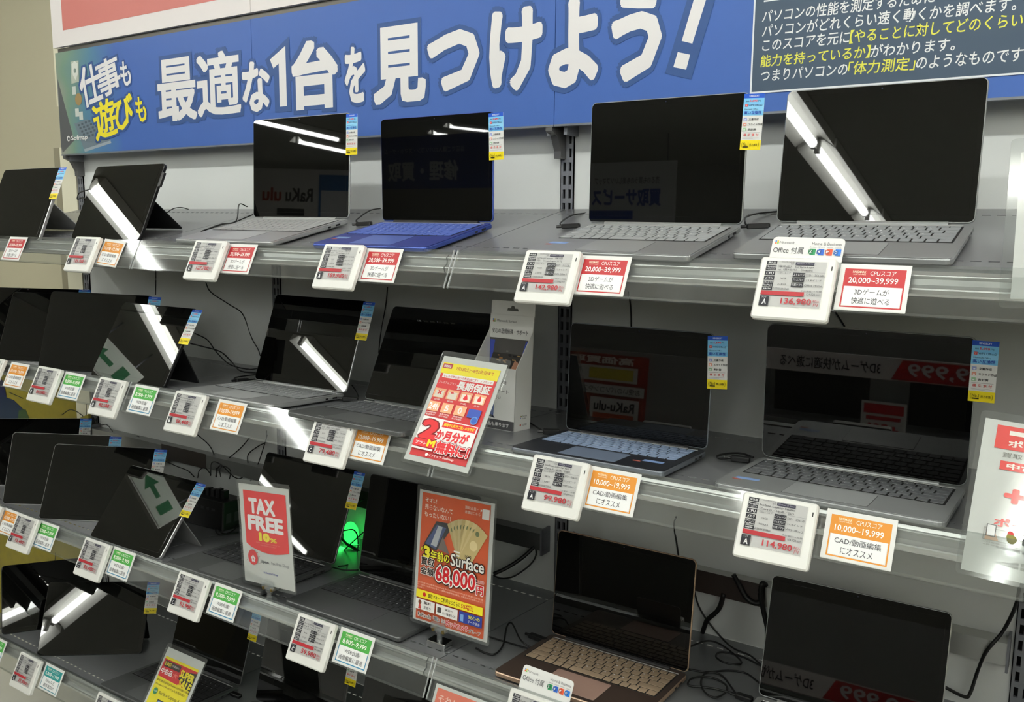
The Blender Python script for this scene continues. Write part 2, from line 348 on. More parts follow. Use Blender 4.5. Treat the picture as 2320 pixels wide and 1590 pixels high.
# ------------------------------------------------------------------ laptops and tablets
KEYROWS = [[.906]*16, [1]*13+[1.5], [1.45]+[1]*12+[1.05], [1.75]+[1]*11+[1.75], [2.1]+[1]*10+[2.4], [1.2, 1, 1, 1, .9, 3.8, .9, .9, .9, 1, .9, 1]]
LEG = ['', '1234567890-^\\', 'QWERTYUIOP@[', 'ASDFGHJKL;:', 'ZXCVBNM,./', '']
_km = {}
def keymesh(w, d):
    k = (round(w, 4), round(d, 4))
    if k not in _km:
        b = slab(w, d, .0012, .0011, .0003); me = bpy.data.meshes.new('key'); me.from_pydata(b.v, [], b.f); _km[k] = me
    return _km[k]
def laptop(name, row, X, s, phi, w, th, label, shell, keyc, deckc=None, padc=None, keys='parts', radius=.009, cat='laptop', ports=True, sticker=None, edge=None, hold_z=0.):
    h0 = .0145; H = w*.73; k = w/.301
    e = empty(name, deck_frame(row, X, s, phi, .0005), label, cat, 'laptops on show')
    SH = mat('shell_%s' % shell[0], shell[1], shell[2], metal=shell[3], noise=.02, nscale=40)
    DK = SH if deckc is None else mat('deck_%s' % shell[0], deckc, .4, metal=.2)
    base = slab(w, H, radius, .010, .0022, y=-H/2, z=.003).build('base', SH, e)
    slab(w-.0016, H-.0016, radius, .0006, .0002, y=-H/2, z=.0128).build('palm_rest', DK, base)
    for sx in (-1, 1):
        for sy in (.1, .9): slab(.03, .006, .0029, .0028, y=-H*sy, x=sx*w*.36, z=.0).build('rubber_foot', M_BLACKPL, base)
    # keyboard
    KW = .274*k; kd = .109*k; ky = -.019*k; zt = .0134
    KM = mat('keys_%s_%d' % (shell[0], keyc[0]), keyc, .6, metal=0, spec=.25)
    kb = slab(KW+.003*k, kd+.003*k, .002, .0003, .0001, y=ky-kd/2, z=zt).build('keyboard', mat('keywell_%s_%d' % (shell[0], keyc[0]), tuple(int(c*.15) for c in keyc), .8), e)
    u = KW/14.5; hs = [.62]+[1]*5; tot = sum(hs); y = ky; P = Print(.00002); allk = MB()
    for ri, ks in enumerate(KEYROWS):
        rh = kd*hs[ri]/tot; x = -KW/2; sc = 14.5/sum(ks)
        for ci, kw in enumerate(ks):
            ww = kw*u*sc; g = .0026*k
            if keys == 'parts':
                o = link('key', keymesh(ww-g, rh-g), kb, T((x+ww/2, y-rh/2, zt+.0003)))
                if not o.data.materials: o.data.materials.append(KM)
                if o.data.materials[0] is not KM:
                    o.material_slots[0].link = 'OBJECT'; o.material_slots[0].material = KM
            else:
                q = slab(ww-g, rh-g, .0010, .0011, .0003, x=x+ww/2, y=y-rh/2, z=zt+.0003); allk.add(q.v, q.f)
            li = ci if ri == 1 else ci-1
            if keys and 0 <= li < len(LEG[ri]) and LEG[ri]:
                c = LEG[ri][li]; P.t(c, x+ww*.22, -(y-rh*.30)*-1-.0 if False else (y-rh*.42), x+ww*.22+.0032*k, (y-rh*.42)+.0036*k, (215, 218, 220), lay=False)
            x += ww
        y -= rh
    if keys != 'parts': allk.build('key_block', KM, kb, kind='stuff')
    lg = P.build('key_legend', kb, T((0, 0, zt+.0015)) @ Matrix.Rotation(R(-90), 4, 'X'))
    # trackpad
    PW, PD = .112*k, .074*k; py = -.136*k-PD/2
    slab(PW+.0012, PD+.0012, .003, .0002, .0001, y=py, z=zt).build('trackpad_gap', mat('pad_gap', (40, 40, 40)), e)
    slab(PW, PD, .003, .0003, .0001, y=py, z=zt+.0001).build('trackpad', mat('pad_%s_%d' % (shell[0], (padc or shell[1])[0]), padc or shell[1], .33, metal=.15), e)
    MB().box(-KW*.5, ky+.0045, zt, KW*.5, ky+.0060, zt+.0009).build('groove_highlight', mat('highlight_paint', (235, 235, 232), .25, metal=.6), e)  # pale strip imitating the reflection along the groove behind the keys
    MB().tube([(-w*.38, -.001, .0125), (w*.38, -.001, .0125)], .0048, 10).build('hinge', mat('hinge_dark', (30, 30, 32), .5) if deckc else SH, e)
    if ports:
        for yy, l, zz in ((-.035, .014, .0075), (-.060, .008, .0075)):
            MB().box(w/2-.004, yy*k-l/2, zz-.0018, w/2+.00015, yy*k+l/2, zz+.0018).build('port', M_BLACKPL, base)
    if sticker:
        sx = sticker; q = Print()
        q.r(-w/2+.016*sx if sx > 0 else w/2-.055, -H+.048, (-w/2+.016 if sx > 0 else w/2-.055)+.034, -H+.061, (120, 146, 190))
        q.r((-w/2+.014 if sx > 0 else w/2-.068), -H+.040, (-w/2+.014 if sx > 0 else w/2-.068)+.013, -H+.046, (170, 90, 76))
        q.build('palm_sticker', e, T((0, 0, zt)) @ Matrix.Rotation(R(-90), 4, 'X'))
    # lid
    lm = T((0, 0, h0)) @ Matrix.Rotation(-th, 4, 'X')
    lid = plate(w, H, radius, .0048, .0010, z=H/2, y=-.0005).build('lid', SH, e, lm)
    plate(w-.0030, H-.0034, radius-.0012, .0006, .0001, z=H/2+.0003, y=-.0010).build('display_glass', M_GLASS, lid)
    plate(w-.018, H-.022, .002, .0003, .0001, z=H/2+.001, y=-.0012).build('screen', M_SCR, lid)
    plate(.0024, .0024, .0011, .0003, .0001, z=H-.0062, y=-.0012).build('webcam', mat('lens_blue', (40, 44, 60), .1), lid)
    return e, e.matrix_world @ lm, w, H
def tablet(name, row, X, s, phi, w, th, label, edge, cat='tablet', plug=False):
    H = w*.728; t = .0088
    e = empty(name, deck_frame(row, X, s, phi, .0005), label, cat, 'tablets standing on kickstands')
    SH = mat('slate_%s' % edge[0], edge[1], .35, metal=edge[2])
    tm = T((0, 0, .0008)) @ Matrix.Rotation(-th, 4, 'X')
    body = plate(w, H, .010, t, .0012, z=H/2).build('body', SH, e, tm)
    plate(w-.0030, H-.0030, .009, .0006, .0001, z=H/2, y=-.0005).build('display_glass', M_GLASS, body)
    plate(w-.026, H-.026, .002, .0003, .0001, z=H/2, y=-.0007).build('screen', M_SCR, body)
    plate(.0026, .0026, .0012, .0003, .0001, z=H-.0065, y=-.0007).build('webcam', mat('lens_blue', (40, 44, 60), .1), body)
    MB().box(w/2-.001, .002, H*.80, w/2+.0002, .005, H*.86).build('side_button', M_BLACKPL, body)
    # kickstand hinged half-way up the back and standing on the shelf
    P = Vector((0, math.sin(th)*H*.50+math.cos(th)*t, math.cos(th)*H*.50)); L = H*.50; zz = min(P.z-.001, L*.995)
    y2 = P.y+math.sqrt(max(L*L-zz*zz, 1e-6)); a = Vector((0, y2-P.y, .001-P.z)).normalized(); n = Vector((1, 0, 0)).cross(a)
    km = frame(P, Vector((1, 0, 0)), n, -a); LL = (Vector((0, y2, .001))-P).length
    plate(w*.985, LL, .006, .0022, .0006, z=-LL/2).build('kickstand', SH, e, km)
    if plug:
        MB().box(w/2, .001, H*.70, w/2+.007, .007, H*.88).build('magnetic_plug', M_BLACKPL, body)
    return e, e.matrix_world @ tm, w, H
SIL = ('silver', (176, 178, 178), .38, .55); BLU = ('blue', (62, 82, 158), .38, .45); GREY = ('platinum', (150, 153, 153), .40, .5)
DGR = ('graphite', (96, 98, 98), .42, .5); NAV = ('navy', (128, 134, 142), .35, .6); ROS = ('rose', (176, 150, 128), .35, .5); BLK = ('black', (22, 22, 23), .4, .2)
U = {}
U['L1'] = laptop('laptop', 1, -.609, .187, .002, .315, R(14.1), 'silver laptop left of the blue laptop on the top shelf', SIL, (158, 160, 160), keys='parts')
U['L2'] = laptop('laptop', 1, -.188, .212, .007, .288, R(11.3), 'cobalt blue laptop with blue keys on the top shelf', BLU, (78, 98, 170), deckc=(48, 60, 132), padc=(84, 104, 176), sticker=1)
U['L3'] = laptop('laptop', 1, .309, .212, .026, .290, R(12.4), 'grey laptop right of the blue laptop, post showing at its left', GREY, (146, 150, 151), sticker=1)
U['L4'] = laptop('laptop', 1, .647, .190, 0, .290, R(19.1), 'grey laptop at the right end of the top shelf reflecting a ceiling tube', GREY, (132, 136, 138))
U['L5'] = laptop('laptop', 2, -.560, .250, -.02, .292, R(18), 'silver laptop with dark screen in the middle of the second shelf', SIL, (128, 130, 131))
U['L6'] = laptop('laptop', 2, -.188, .276, .014, .294, R(23.9), 'grey laptop half hidden by the red warranty poster', DGR, (82, 84, 86))
U['L7'] = laptop('laptop', 2, .289, .256, -.033, .270, R(0.5), 'dark laptop with pale blue keys on the second shelf', NAV, (122, 138, 164), deckc=(34, 36, 42), padc=(110, 122, 142), sticker=-1)
U['L8'] = laptop('laptop', 2, .663, .234, 0, .304, R(-4.5), 'large grey laptop at the right end of the second shelf', GREY, (88, 90, 92), padc=(150, 153, 155), radius=.013, sticker=1)
U['L9'] = laptop('laptop', 3, -.636, .234, -.03, .308, R(19.6), 'dark grey laptop behind the tax free sign', DGR, (62, 63, 65))
U['L10'] = laptop('laptop', 3, -.254, .221, -.014, .309, R(7.6), 'dark grey laptop behind the orange buyback poster', DGR, (60, 61, 63), padc=(80, 80, 82))
U['L11'] = laptop('laptop', 3, .257, .235, -.017, .282, R(1.8), 'rose gold laptop with sandstone keys on the third shelf', ROS, (152, 132, 110), deckc=(62, 50, 44), padc=(160, 130, 118))
U['L12'] = laptop('laptop', 3, .666, .230, -.027, .281, .188, 'dark laptop with pale edge in the bottom right corner of the photo', SIL, (70, 72, 74))
U['L13'] = laptop('laptop', 4, -.975, .235, -.02, .290, R(14), 'black-screened laptop behind the yellow sale card on the lowest shelf', DGR, (58, 58, 60), keys='joined')
U['L14'] = laptop('laptop', 4, -.597, .255, 0, .295, R(10), 'dark laptop on the lowest shelf seen below the middle price rail', DGR, (58, 58, 60), keys='joined')
U['L15'] = laptop('laptop', 4, -.255, .250, 0, .300, R(10), 'dark laptop on the lowest shelf nearest the bottom centre', DGR, (58, 58, 60), keys='joined')
E_SIL = ('silver', (200, 200, 200), .7); E_BLK = ('black', (20, 20, 21), .3)
U['T1'] = tablet('tablet', 1, -1.455, .426, -.016, .280, R(34.3), 'silver-edged tablet at the far left of the top shelf', E_SIL)
U['T2'] = tablet('tablet', 1, -1.074, .395, -.019, .276, R(36.3), 'black tablet on a black kickstand on the top shelf', E_BLK, plug=True)
U['Ta'] = tablet('tablet', 2, -1.702, .290, R(-48.4), .303, R(36), 'rearmost black tablet at the far left of the second shelf', E_BLK)
U['Tb'] = tablet('tablet', 2, -1.398, .364, R(-36.4), .282, R(28.9), 'second tablet from the left on the second shelf', E_BLK)
U['Tc'] = tablet('tablet', 2, -1.150, .402, R(-25.4), .280, R(16.6), 'upright black tablet behind the leaning one on the second shelf', E_BLK)
U['Td'] = tablet('tablet', 2, -.939, .438, R(-1.8), .276, R(27.4), 'leaning black tablet reflecting a bright tube and green exit arrow', E_BLK, plug=True)
U['Te'] = tablet('tablet', 3, -1.734, .303, R(-52.3), .321, R(40), 'rearmost tablet at the far left of the third shelf', E_SIL)
U['Tf'] = tablet('tablet', 3, -1.447, .355, R(-37.5), .278, R(18), 'second tablet from the left on the third shelf with silver rim', E_SIL)
U['Tg'] = tablet('tablet', 3, -1.233, .372, R(-33.7), .283, R(25.4), 'third tablet from the left on the third shelf with silver rim', E_SIL)
U['Th'] = tablet('tablet', 3, -.977, .445, R(-1.2), .277, R(34.7), 'leaning tablet with silver kickstand on the third shelf', E_SIL)
U['Ti'] = tablet('tablet', 4, -1.569, .312, -1.13, .274, .47, 'black tablet at the far left of the lowest shelf catching a tube reflection', E_BLK)
U['Tj'] = tablet('tablet', 4, -1.317, .353, -.757, .277, .50, 'black tablet with black kickstand on the lowest shelf', E_BLK)

# ------------------------------------------------------------------ promotional tags clipped to screens
TG_W, TG_H = .034, .088
def promo_tag(key, label, dz=-.004, tilt=0.):
    _, lm, w_, H = U[key]
    m = lm @ T((w_/2+.009, -.0035, H+dz-TG_H/2)) @ Matrix.Rotation(tilt, 4, 'Y')
    e = empty('promo_tag', m, label, 'tag', 'blue and yellow software tags on the screens')
    plate(TG_W, TG_H, .0008, .0006, .0001).build('card', M_PAPER, e)
    W, Hh = TG_W/2, TG_H/2; p = Print(); y = lambda f: Hh-f*TG_H
    p.r(-W, y(.08), W, Hh, (34, 84, 188)); p.r(-W, y(.385), W, y(.08), (120, 190, 232)); p.r(-W, y(.30), W, y(.20), (140, 204, 238)); p.r(-W, -Hh, W, y(.825), (236, 214, 30))
    p.t('KINGSOFT', -.008, y(.055), .008, y(.025), (235, 240, 250), .01)
    p.t('価格', -.013, y(.145), -.008, y(.118), (40, 50, 90)); p.t('5,690', -.007, y(.15), .006, y(.108), (215, 50, 50), .02); p.t('円', .007, y(.148), .011, y(.115), (40, 50, 90))
    p.r(-.014, y(.228), -.0095, y(.182), (210, 60, 60)); p.t('W', -.0132, y(.220), -.0103, y(.192), (240, 240, 240)); p.t('WPS Office2', -.0085, y(.222), .0145, y(.188), (30, 50, 110))
    p.t('Microsoft Office', -.014, y(.285), .008, y(.262), (30, 50, 110)); p.t('高い互換性', -.0145, y(.365), .0140, y(.305), (36, 60, 160), .015)
    for i, (tx, c) in enumerate((('文書作成', (150, 160, 210)), ('スライド作成', (220, 150, 130)), ('表計算', (150, 190, 150)))):
        yy = .455+i*.09
        p.r(-.0145, y(yy+.025), -.009, y(yy-.03), c); p.r(-.0130, y(yy+.015), -.0105, y(yy-.005), (235, 235, 240))
        p.t(tx, -.006, y(yy+.02), -.006+(.0045*len(tx) if len(tx) > 4 else .0043*len(tx))*.72+.004, y(yy-.022), (40, 40, 44), .012)
    p.r(-.014, y(.690), .014, y(.686), (120, 120, 120))
    for i, c in enumerate('標準添付'): p.t(c, -.0125+i*.0068, y(.755), -.0125+i*.0068+.0045, y(.708), (200, 60, 54), .012)
    p.r(-.014, y(.785), .013, y(.782), (130, 130, 130)); p.r(-.014, y(.80), .004, y(.797), (150, 150, 150))
    p.t('(', -.0145, y(.955), -.0130, y(.865), (90, 80, 10)); p.t('No.1', -.012, y(.925), -.003, y(.868), (60, 54, 10)); p.r(-.012, y(.955), -.003, y(.935), (50, 46, 12))
    p.t('売上本数', -.001, y(.930), .012, y(.885), (50, 46, 12), .01); p.t(')', .0130, y(.955), .0145, y(.865), (90, 80, 10))
    p.build('printed_face', e)
TAGS = [('T1', 'blue and yellow tag on the silver-edged tablet at far left, top shelf'), ('L1', 'blue and yellow tag on the silver laptop, top shelf'), ('L2', 'blue and yellow tag on the cobalt blue laptop'),
        ('L3', 'blue and yellow tag at the corner of the grey laptop right of the post'), ('Ta', 'blue tag on the rearmost tablet of the second shelf'), ('Tc', 'blue tag on the upright tablet behind the leaning one, second shelf'),
        ('Td', 'blue and yellow tag on the leaning tablet of the second shelf'), ('L5', 'blue and yellow tag on the silver laptop of the second shelf'), ('L7', 'blue and yellow tag on the dark laptop with pale blue keys'),
        ('L8', 'blue and yellow tag on the large grey laptop at right, second shelf'), ('Te', 'leftmost blue tag on the third shelf, on the rearmost tablet'), ('Tf', 'blue tag on the second silver-rimmed tablet of the third shelf'),
        ('Tg', 'blue tag on the third silver-rimmed tablet of the third shelf'), ('Th', 'blue and yellow tag on the leaning tablet with silver kickstand'), ('L9', 'blue and yellow tag on the laptop behind the tax free sign'),
        ('Tj', 'blue and yellow tag on the black tablet of the lowest shelf'), ('L13', 'blue and yellow tag on the laptop behind the yellow sale card'), ('L14', 'blue and yellow tag below the middle green score card, lowest shelf')]
for k, l in TAGS: promo_tag(k, l, tilt=R({'L7': -3, 'L3': 2, 'L2': -1}.get(k, 0)))

# ------------------------------------------------------------------ electronic price labels
DKI = (34, 34, 40); RD = (160, 40, 48)
def e_label(row, X, title, t2, num, price, rank, cond='中古品', score='10923', mem='8GB', ssd='256GB', inch='13.5', soft='WPS Office 2', old='', lab=''):
    W, Hh = .1015, .0895
    m = rail_frame(row, X, .0015+Hh/2, .006)
    e = empty('price_display', m, lab, 'price label', 'white electronic shelf labels')
    plate(W, Hh, .0045, .0115, .0022, y=-.0115).build('housing', M_WHITEPL, e)
    MB().box(-.02, 0, -.01, .02, .0035, .015).build('rail_clip', M_WHITEPL, e)
    MB().box(W/2-.006, -.0118, Hh/2-.018, W/2-.0045, -.0115, Hh/2-.012).build('status_light', M_BLACKPL, e)
    sx0, sx1, sy0, sy1 = -.0415, .0385, -.0275, .0385
    plate(sx1-sx0+.003, sy1-sy0+.003, .0012, .0006, .0002, y=-.01165, x=(sx0+sx1)/2, z=(sy0+sy1)/2).build('screen_frame', mat('label_rim', (222, 222, 216), .3), e)
    p = Print(); p.k = 4; w, h = sx1-sx0, sy1-sy0; x = lambda f: sx0+f*w; y = lambda f: sy1-f*h
    p.r(sx0, sy0, sx1, sy1, M_EINK); WH = (222, 222, 222); LG = (186, 186, 186)
    left = [(cond, .005, .085), ('Microsoft\nマイクロソフト', .10, .215), ('CPU', .235, .325), ('メモリ', .345, .435), ('CPUスコア\nPassMark', .455, .575), (num, .59, .655)]
    for s, a, b in left:
        p.r(x(0), y(b), x(.175), y(a), DKI)
        if '\n' in s:
            q = s.split('\n'); mid = (a+b)/2; p.t(q[0], x(.01), y(mid-.006), x(.165), y(a+.012), WH); p.t(q[1], x(.01), y(b-.012), x(.165), y(mid+.008), WH)
        else: p.t(s, x(.025), y(b-.018), x(.15), y(a+.018), WH, .01)
    p.t('2024年10月版', x(.25), y(.035), x(.47), y(.006), (90, 90, 92)); p.r(x(.49), y(.085), x(.80), y(.02), (52, 50, 66)); p.t('Windows 11 Home', x(.51), y(.065), x(.78), y(.035), (150, 150, 160))
    p.t('発売', x(.41), y(.078), x(.47), y(.047), (90, 90, 92))
    p.t(title, x(.20), y(.155), x(.80), y(.10), (44, 44, 50)); p.t(t2, x(.21), y(.225), x(.79), y(.168), (44, 44, 50))
    p.r(x(.185), y(.242), x(.995), y(.238), (110, 110, 112))
    p.t('Core / 8コア', x(.22), y(.285), x(.44), y(.253), (90, 90, 92)); p.t(mem, x(.28), y(.405), x(.38), y(.372), (60, 60, 62)); p.t(score, x(.25), y(.535), x(.40), y(.50), (60, 60, 62))
    for s, a, b in (('ストレージ', .255, .345), ('ディスプレイ', .365, .455), ('付属ソフト', .475, .565)):
        p.r(x(.48), y(b), x(.68), y(a), DKI); p.t(s, x(.49), y(b-.018), x(.67), y(a+.018), WH)
    p.t('SSD：'+ssd, x(.70), y(.325), x(.98), y(.285), (60, 60, 62)); p.t(inch+'インチ', x(.72), y(.435), x(.97), y(.395), (60, 60, 62)); p.t(soft, x(.70), y(.545), x(.985), y(.505), (60, 60, 62))
    p.t('2133006'+num+'00', x(.19), y(.64), x(.46), y(.60), (60, 60, 62)); p.t('中古保証1ヶ月間', x(.66), y(.665), x(.99), y(.632), (60, 60, 62))
    p.r(x(0), y(.765), x(.72), y(.675), RD); p.t(old, x(.76), y(.745), x(.90), y(.695), (60, 60, 62)); p.t('税別円', x(.91), y(.74), x(.985), y(.70), (60, 60, 62))
    p.r(x(0), y(1), x(.16), y(.79), DKI); p.t('ランク', x(.03), y(.835), x(.11), y(.80), WH); p.t(rank, x(.05), y(.975), x(.125), y(.86), (230, 230, 230), .02)
    p.t(price, x(.36), y(.965), x(.86), y(.815), RD, .020); p.t('税込', x(.88), y(.885), x(.985), y(.825), RD); p.t('円', x(.90), y(.97), x(.97), y(.905), RD)
    p.build('screen_print', e, T((0, -.01175, 0)))
EL = [
 (1, -1.063, 'Surface Pro（第11世代）', '［Snapdragon X Plus', '44102', '109,980', 'A', dict(old='99,981', inch='13.0', mem='16GB'), 'white price label reading 109,980 under the black tablet, top shelf'),
 (1, -.611, 'Surface Laptop（第7世', '代）［Snapdragon X', '45122', '127,780', 'C', dict(old='116,163', mem='16GB', inch='13.8'), 'white price label reading 127,780 under the silver laptop'),
 (1, -.228, 'Surface Laptop（第7世', '代）［Snapdragon X El', '46120', '159,980', 'A', dict(old='145,437', mem='16GB', inch='13.8', ssd='512GB'), 'white price label reading 159,980 under the blue laptop'),
 (1, .225, 'Surface Laptop（第7世', '代）［Snapdragon X P]', '43003', '142,980', 'A', dict(old='129,982', mem='16GB', inch='13.8', ssd='512GB', score='21870'), 'white price label reading 142,980 under the right bay post on the top rail'),
 (1, .610, '（展示品） Surface Lapt', 'op（第7世代）［Snapdra', '64476', '136,980', 'A', dict(cond='展示品', old='124,528', mem='16GB', score='21876', inch='13.8', soft='Office Home'), 'white price label reading 136,980 at the right of the top shelf'),
 (2, -1.45, 'Surface Pro 8', '（Core i5/8GB/SSD', '30110', '69,980', 'B', dict(old='63,618'), 'white price label cut by the left edge of the photo, second shelf'),
 (2, -1.186, 'Surface Pro 9', '（Core i5/8GB/SSD2', '31170', '84,980', 'B', dict(old='77,254'), 'white price label reading 84,980 on the second shelf'),
 (2, -.921, 'Surface Pro（Core i', '5／8GB／SSD256）', '31220', '82,580', 'B', dict(old='75,073'), 'white price label reading 82,580 in front of the leaning tablet, second rail'),
 (2, -.638, 'Surface Laptop 5', '（Core i5/8GB/512', '32088', '86,480', 'B', dict(old='78,618'), 'white price label reading 86,480, faded by a light reflection'),
 (2, -.215, 'Surface Laptop 5（Cor', 'e i5／8GB／SSD256GB）', '33010', '79,480', 'C', dict(old='72,254', score='13370', inch='13.5'), 'white price label reading 79,480 left of the red warranty poster'),
 (2, .273, 'Surface Laptop Go 3', '（Core i5／8GB／SSD2', '33286', '99,980', 'A', dict(old='90,891', score='13397', inch='12.4'), 'white price label reading 99,980 under the laptop with pale blue keys'),
 (2, .616, 'Surface Laptop Studio', '（Core i5／16GB／SSD', '38388', '114,980', 'A', dict(old='104,528', mem='16GB', score='10923', inch='14.4'), 'white price label reading 114,980 in front of the large grey laptop'),
 (3, -1.49, 'Surface Pro 7', '（Core i5/8GB/SSD', '28110', '49,980', 'C', dict(old='45,436'), 'white price label cut by the left edge of the photo, third shelf'),
 (3, -1.309, 'Surface Pro 7（Core i', '5／8GB／SSD128）', '28220', '55,480', 'C', dict(old='50,436'), 'white price label reading 55,480 farthest left on the third shelf'),
 (3, -.997, 'Surface Pro 7（Core i', '5/8GB/SSD256GB）', '28221', '55,480', 'C', dict(old='50,436'), 'white price label reading 55,480 below the leaning silver-rimmed tablet'),
 (3, -.633, 'Surface Laptop 3（Cor', 'e i5/8GB/SSD256）', '29333', '52,980', 'C', dict(old='48,163'), 'white price label reading 52,980 between silver-rimmed tablet and tax free sign'),
 (3, -.260, 'セール対象品 Surface La', 'ptop 4（Core i5／8GB', '33783', '59,980', 'C', dict(old='54,528'), 'white price label reading 59,980 left of the orange poster'),
 (3, .243, 'Surface Laptop Go 2', '（Core i5／8GB／SSD2', '64480', '84,980', 'A', dict(cond='展示品', old='77,254'), 'white price label at the bottom edge of the photo below the rose gold laptop'),
 (4, -1.349, 'Surface Pro 6（Core i', '5/8GB/SSD256）', '26110', '32,980', 'C', dict(old='29,982'), 'white price label reading 32,980 on the lowest rail'),
 (4, -.985, 'Surface Laptop 2（Cor', 'e i5/8GB/SSD256）', '26330', '39,980', 'C', dict(old='36,345'), 'white price label at the bottom edge left of the yellow sale card'),
]
for row, X, a, b, num, pr, rk, kw, lab in EL: e_label(row, X, a, b, num, pr, rk, lab=lab, **kw)

# ------------------------------------------------------------------ score cards
def score_card(row, X, kind, lab, tilt=0.):
    W, Hh = .0875, .0655
    m = rail_frame(row, X, .002+Hh/2, .0016) @ Matrix.Rotation(tilt, 4, 'Y')
    e = empty('score_card', m, lab, 'card', 'processor score cards in the price rails')
    plate(W, Hh, .0006, .0006, .0001, y=-.0006).build('card', M_PAPER, e)
    hc, bc, rng, l1, l2 = {'red': ((172, 46, 50), (172, 46, 50), '20,000~39,999', '3Dゲームが', '快適に遊べる'), 'orange': ((206, 134, 48), (206, 134, 48), '10,000~19,999', 'CAD/動画編集', 'にオススメ'),
                          'green': ((74, 156, 70), (52, 132, 170), '8,000~9,999', 'WEB会議/', '画像編集に最適'), 'teal': ((44, 140, 140), (52, 132, 150), '6,000~7,999', 'Officeなど', '軽作業向け')}[kind]
    p = Print(); p.k = 13; x = lambda f: -W/2+f*W; y = lambda f: Hh/2-f*Hh
    p.r(x(.075), y(.48), x(.935), y(.10), hc); p.frame(x(.075), y(.93), x(.935), y(.44), .0018, bc); p.r(x(.075), y(.48), x(.935), y(.40), hc)
    p.r(x(.105), y(.895), x(.905), y(.48), (238, 239, 238))
    p.t('PASSMARK', x(.19), y(.195), x(.38), y(.145), (245, 235, 210), .01); p.t('SOFTWARE', x(.20), y(.235), x(.38), y(.21), (245, 235, 210))
    p.t('CPUスコア', x(.44), y(.24), x(.80), y(.145), (248, 246, 240)); p.t(rng, x(.145), y(.43), x(.84), y(.285), (250, 248, 242), .012)
    n1 = min(.30+.0*len(l1), .3)
    w1 = {'red': .48, 'orange': .66, 'green': .46, 'teal': .46}[kind]; w2 = {'red': .54, 'orange': .45, 'green': .68, 'teal': .54}[kind]
    p.t(l1, x(.5-w1/2), y(.66), x(.5+w1/2), y(.53), (60, 60, 64)); p.t(l2, x(.5-w2/2), y(.855), x(.5+w2/2), y(.715), (60, 60, 64))
    p.build('printed_face', e)
CARDS = [(1, -1.399, 'red', 'red score card farthest left on the top rail'), (1, -.975, 'orange', 'orange score card on the top rail beside the black tablet'), (1, -.525, 'red', 'red score card in front of the silver laptop, top rail'),
         (1, -.139, 'red', 'red score card in front of the blue laptop, top rail'), (1, .313, 'red', 'red score card below the grey laptop next to the post, top rail'), (1, .706, 'red', 'red score card farthest right on the top rail'),
         (2, -1.347, 'orange', 'orange score card farthest left on the second rail'), (2, -1.095, 'green', 'green score card farthest left on the second rail'), (2, -.810, 'green', 'green score card below the leaning tablet on the second rail'),
         (2, -.519, 'orange', 'orange score card below the silver laptop on the second rail'), (2, -.129, 'orange', 'orange score card just left of the red warranty poster'), (2, .361, 'orange', 'orange score card below the laptop with pale blue keys'),
         (2, .719, 'orange', 'orange score card farthest right on the second rail'), (3, -1.405, 'orange', 'orange score card at the left edge of the third rail'), (3, -1.229, 'green', 'green score card farthest left on the third rail'),
         (3, -.907, 'green', 'green score card below the leaning tablet, ending the third left rail'), (3, -.535, 'green', 'green score card left of the tax free sign foot'), (3, -.163, 'green', 'green score card left of the orange poster stand'),
         (4, -1.54, 'green', 'green score card cut by the left edge on the lowest rail'), (4, -1.253, 'teal', 'teal score card on the lowest rail')]
for row, X, k, l in CARDS: score_card(row, X, k, l, R(4) if (row, k) == (1, 'orange') else 0)

# ------------------------------------------------------------------ office software cards standing behind two labels
def office_card(row, X, lab, tilt):
    m = rail_frame(row, X, -.018, -.0035) @ Matrix.Rotation(tilt, 4, 'Y')
    e = empty('office_card', m, lab, 'card', 'rounded software bundle cards')
    plate(.098, .075, .006, .0008, .0002, z=-.018).build('card', M_PAPER, e); p = Print(); p.k = 3
    for i, c in enumerate(((230, 90, 50), (120, 180, 50), (60, 140, 210), (240, 190, 50))):
        p.r(-.045+(i % 2)*.0028, .0085+(i//2)*.0028, -.0427+(i % 2)*.0028, .0108+(i//2)*.0028, c)
    p.t('Microsoft', -.0385, .0090, -.018, .0128, (110, 110, 112)); p.t('Office 付属', -.0455, -.0055, -.004, .0045, (60, 60, 64)); p.t('Home & Business', .006, .0085, .045, .0130, (110, 110, 112))
    for i, (c, s, n) in enumerate((((40, 130, 80), 'X', 'Excel'), ((40, 90, 180), 'W', 'Word'), ((205, 80, 50), 'P', 'PowerPoint'), ((30, 110, 200), 'O', 'Outlook'))):
        x = .003+i*.0112; p.r(x+.002, -.0062, x+.0095, .0030, c); p.r(x, -.0045, x+.006, .0014, tuple(int(v*.75) for v in c)); p.t(s, x+.0012, -.0035, x+.0046, .0006, (245, 245, 245), .02); p.t(n, x+.001, .0046, x+.009, .0064, (120, 120, 120))
    p.build('printed_face', e)
office_card(1, .612, 'white rounded office card behind the 136,980 price label', R(1))
office_card(3, .245, 'white rounded office card in front of the rose gold laptop', R(1))

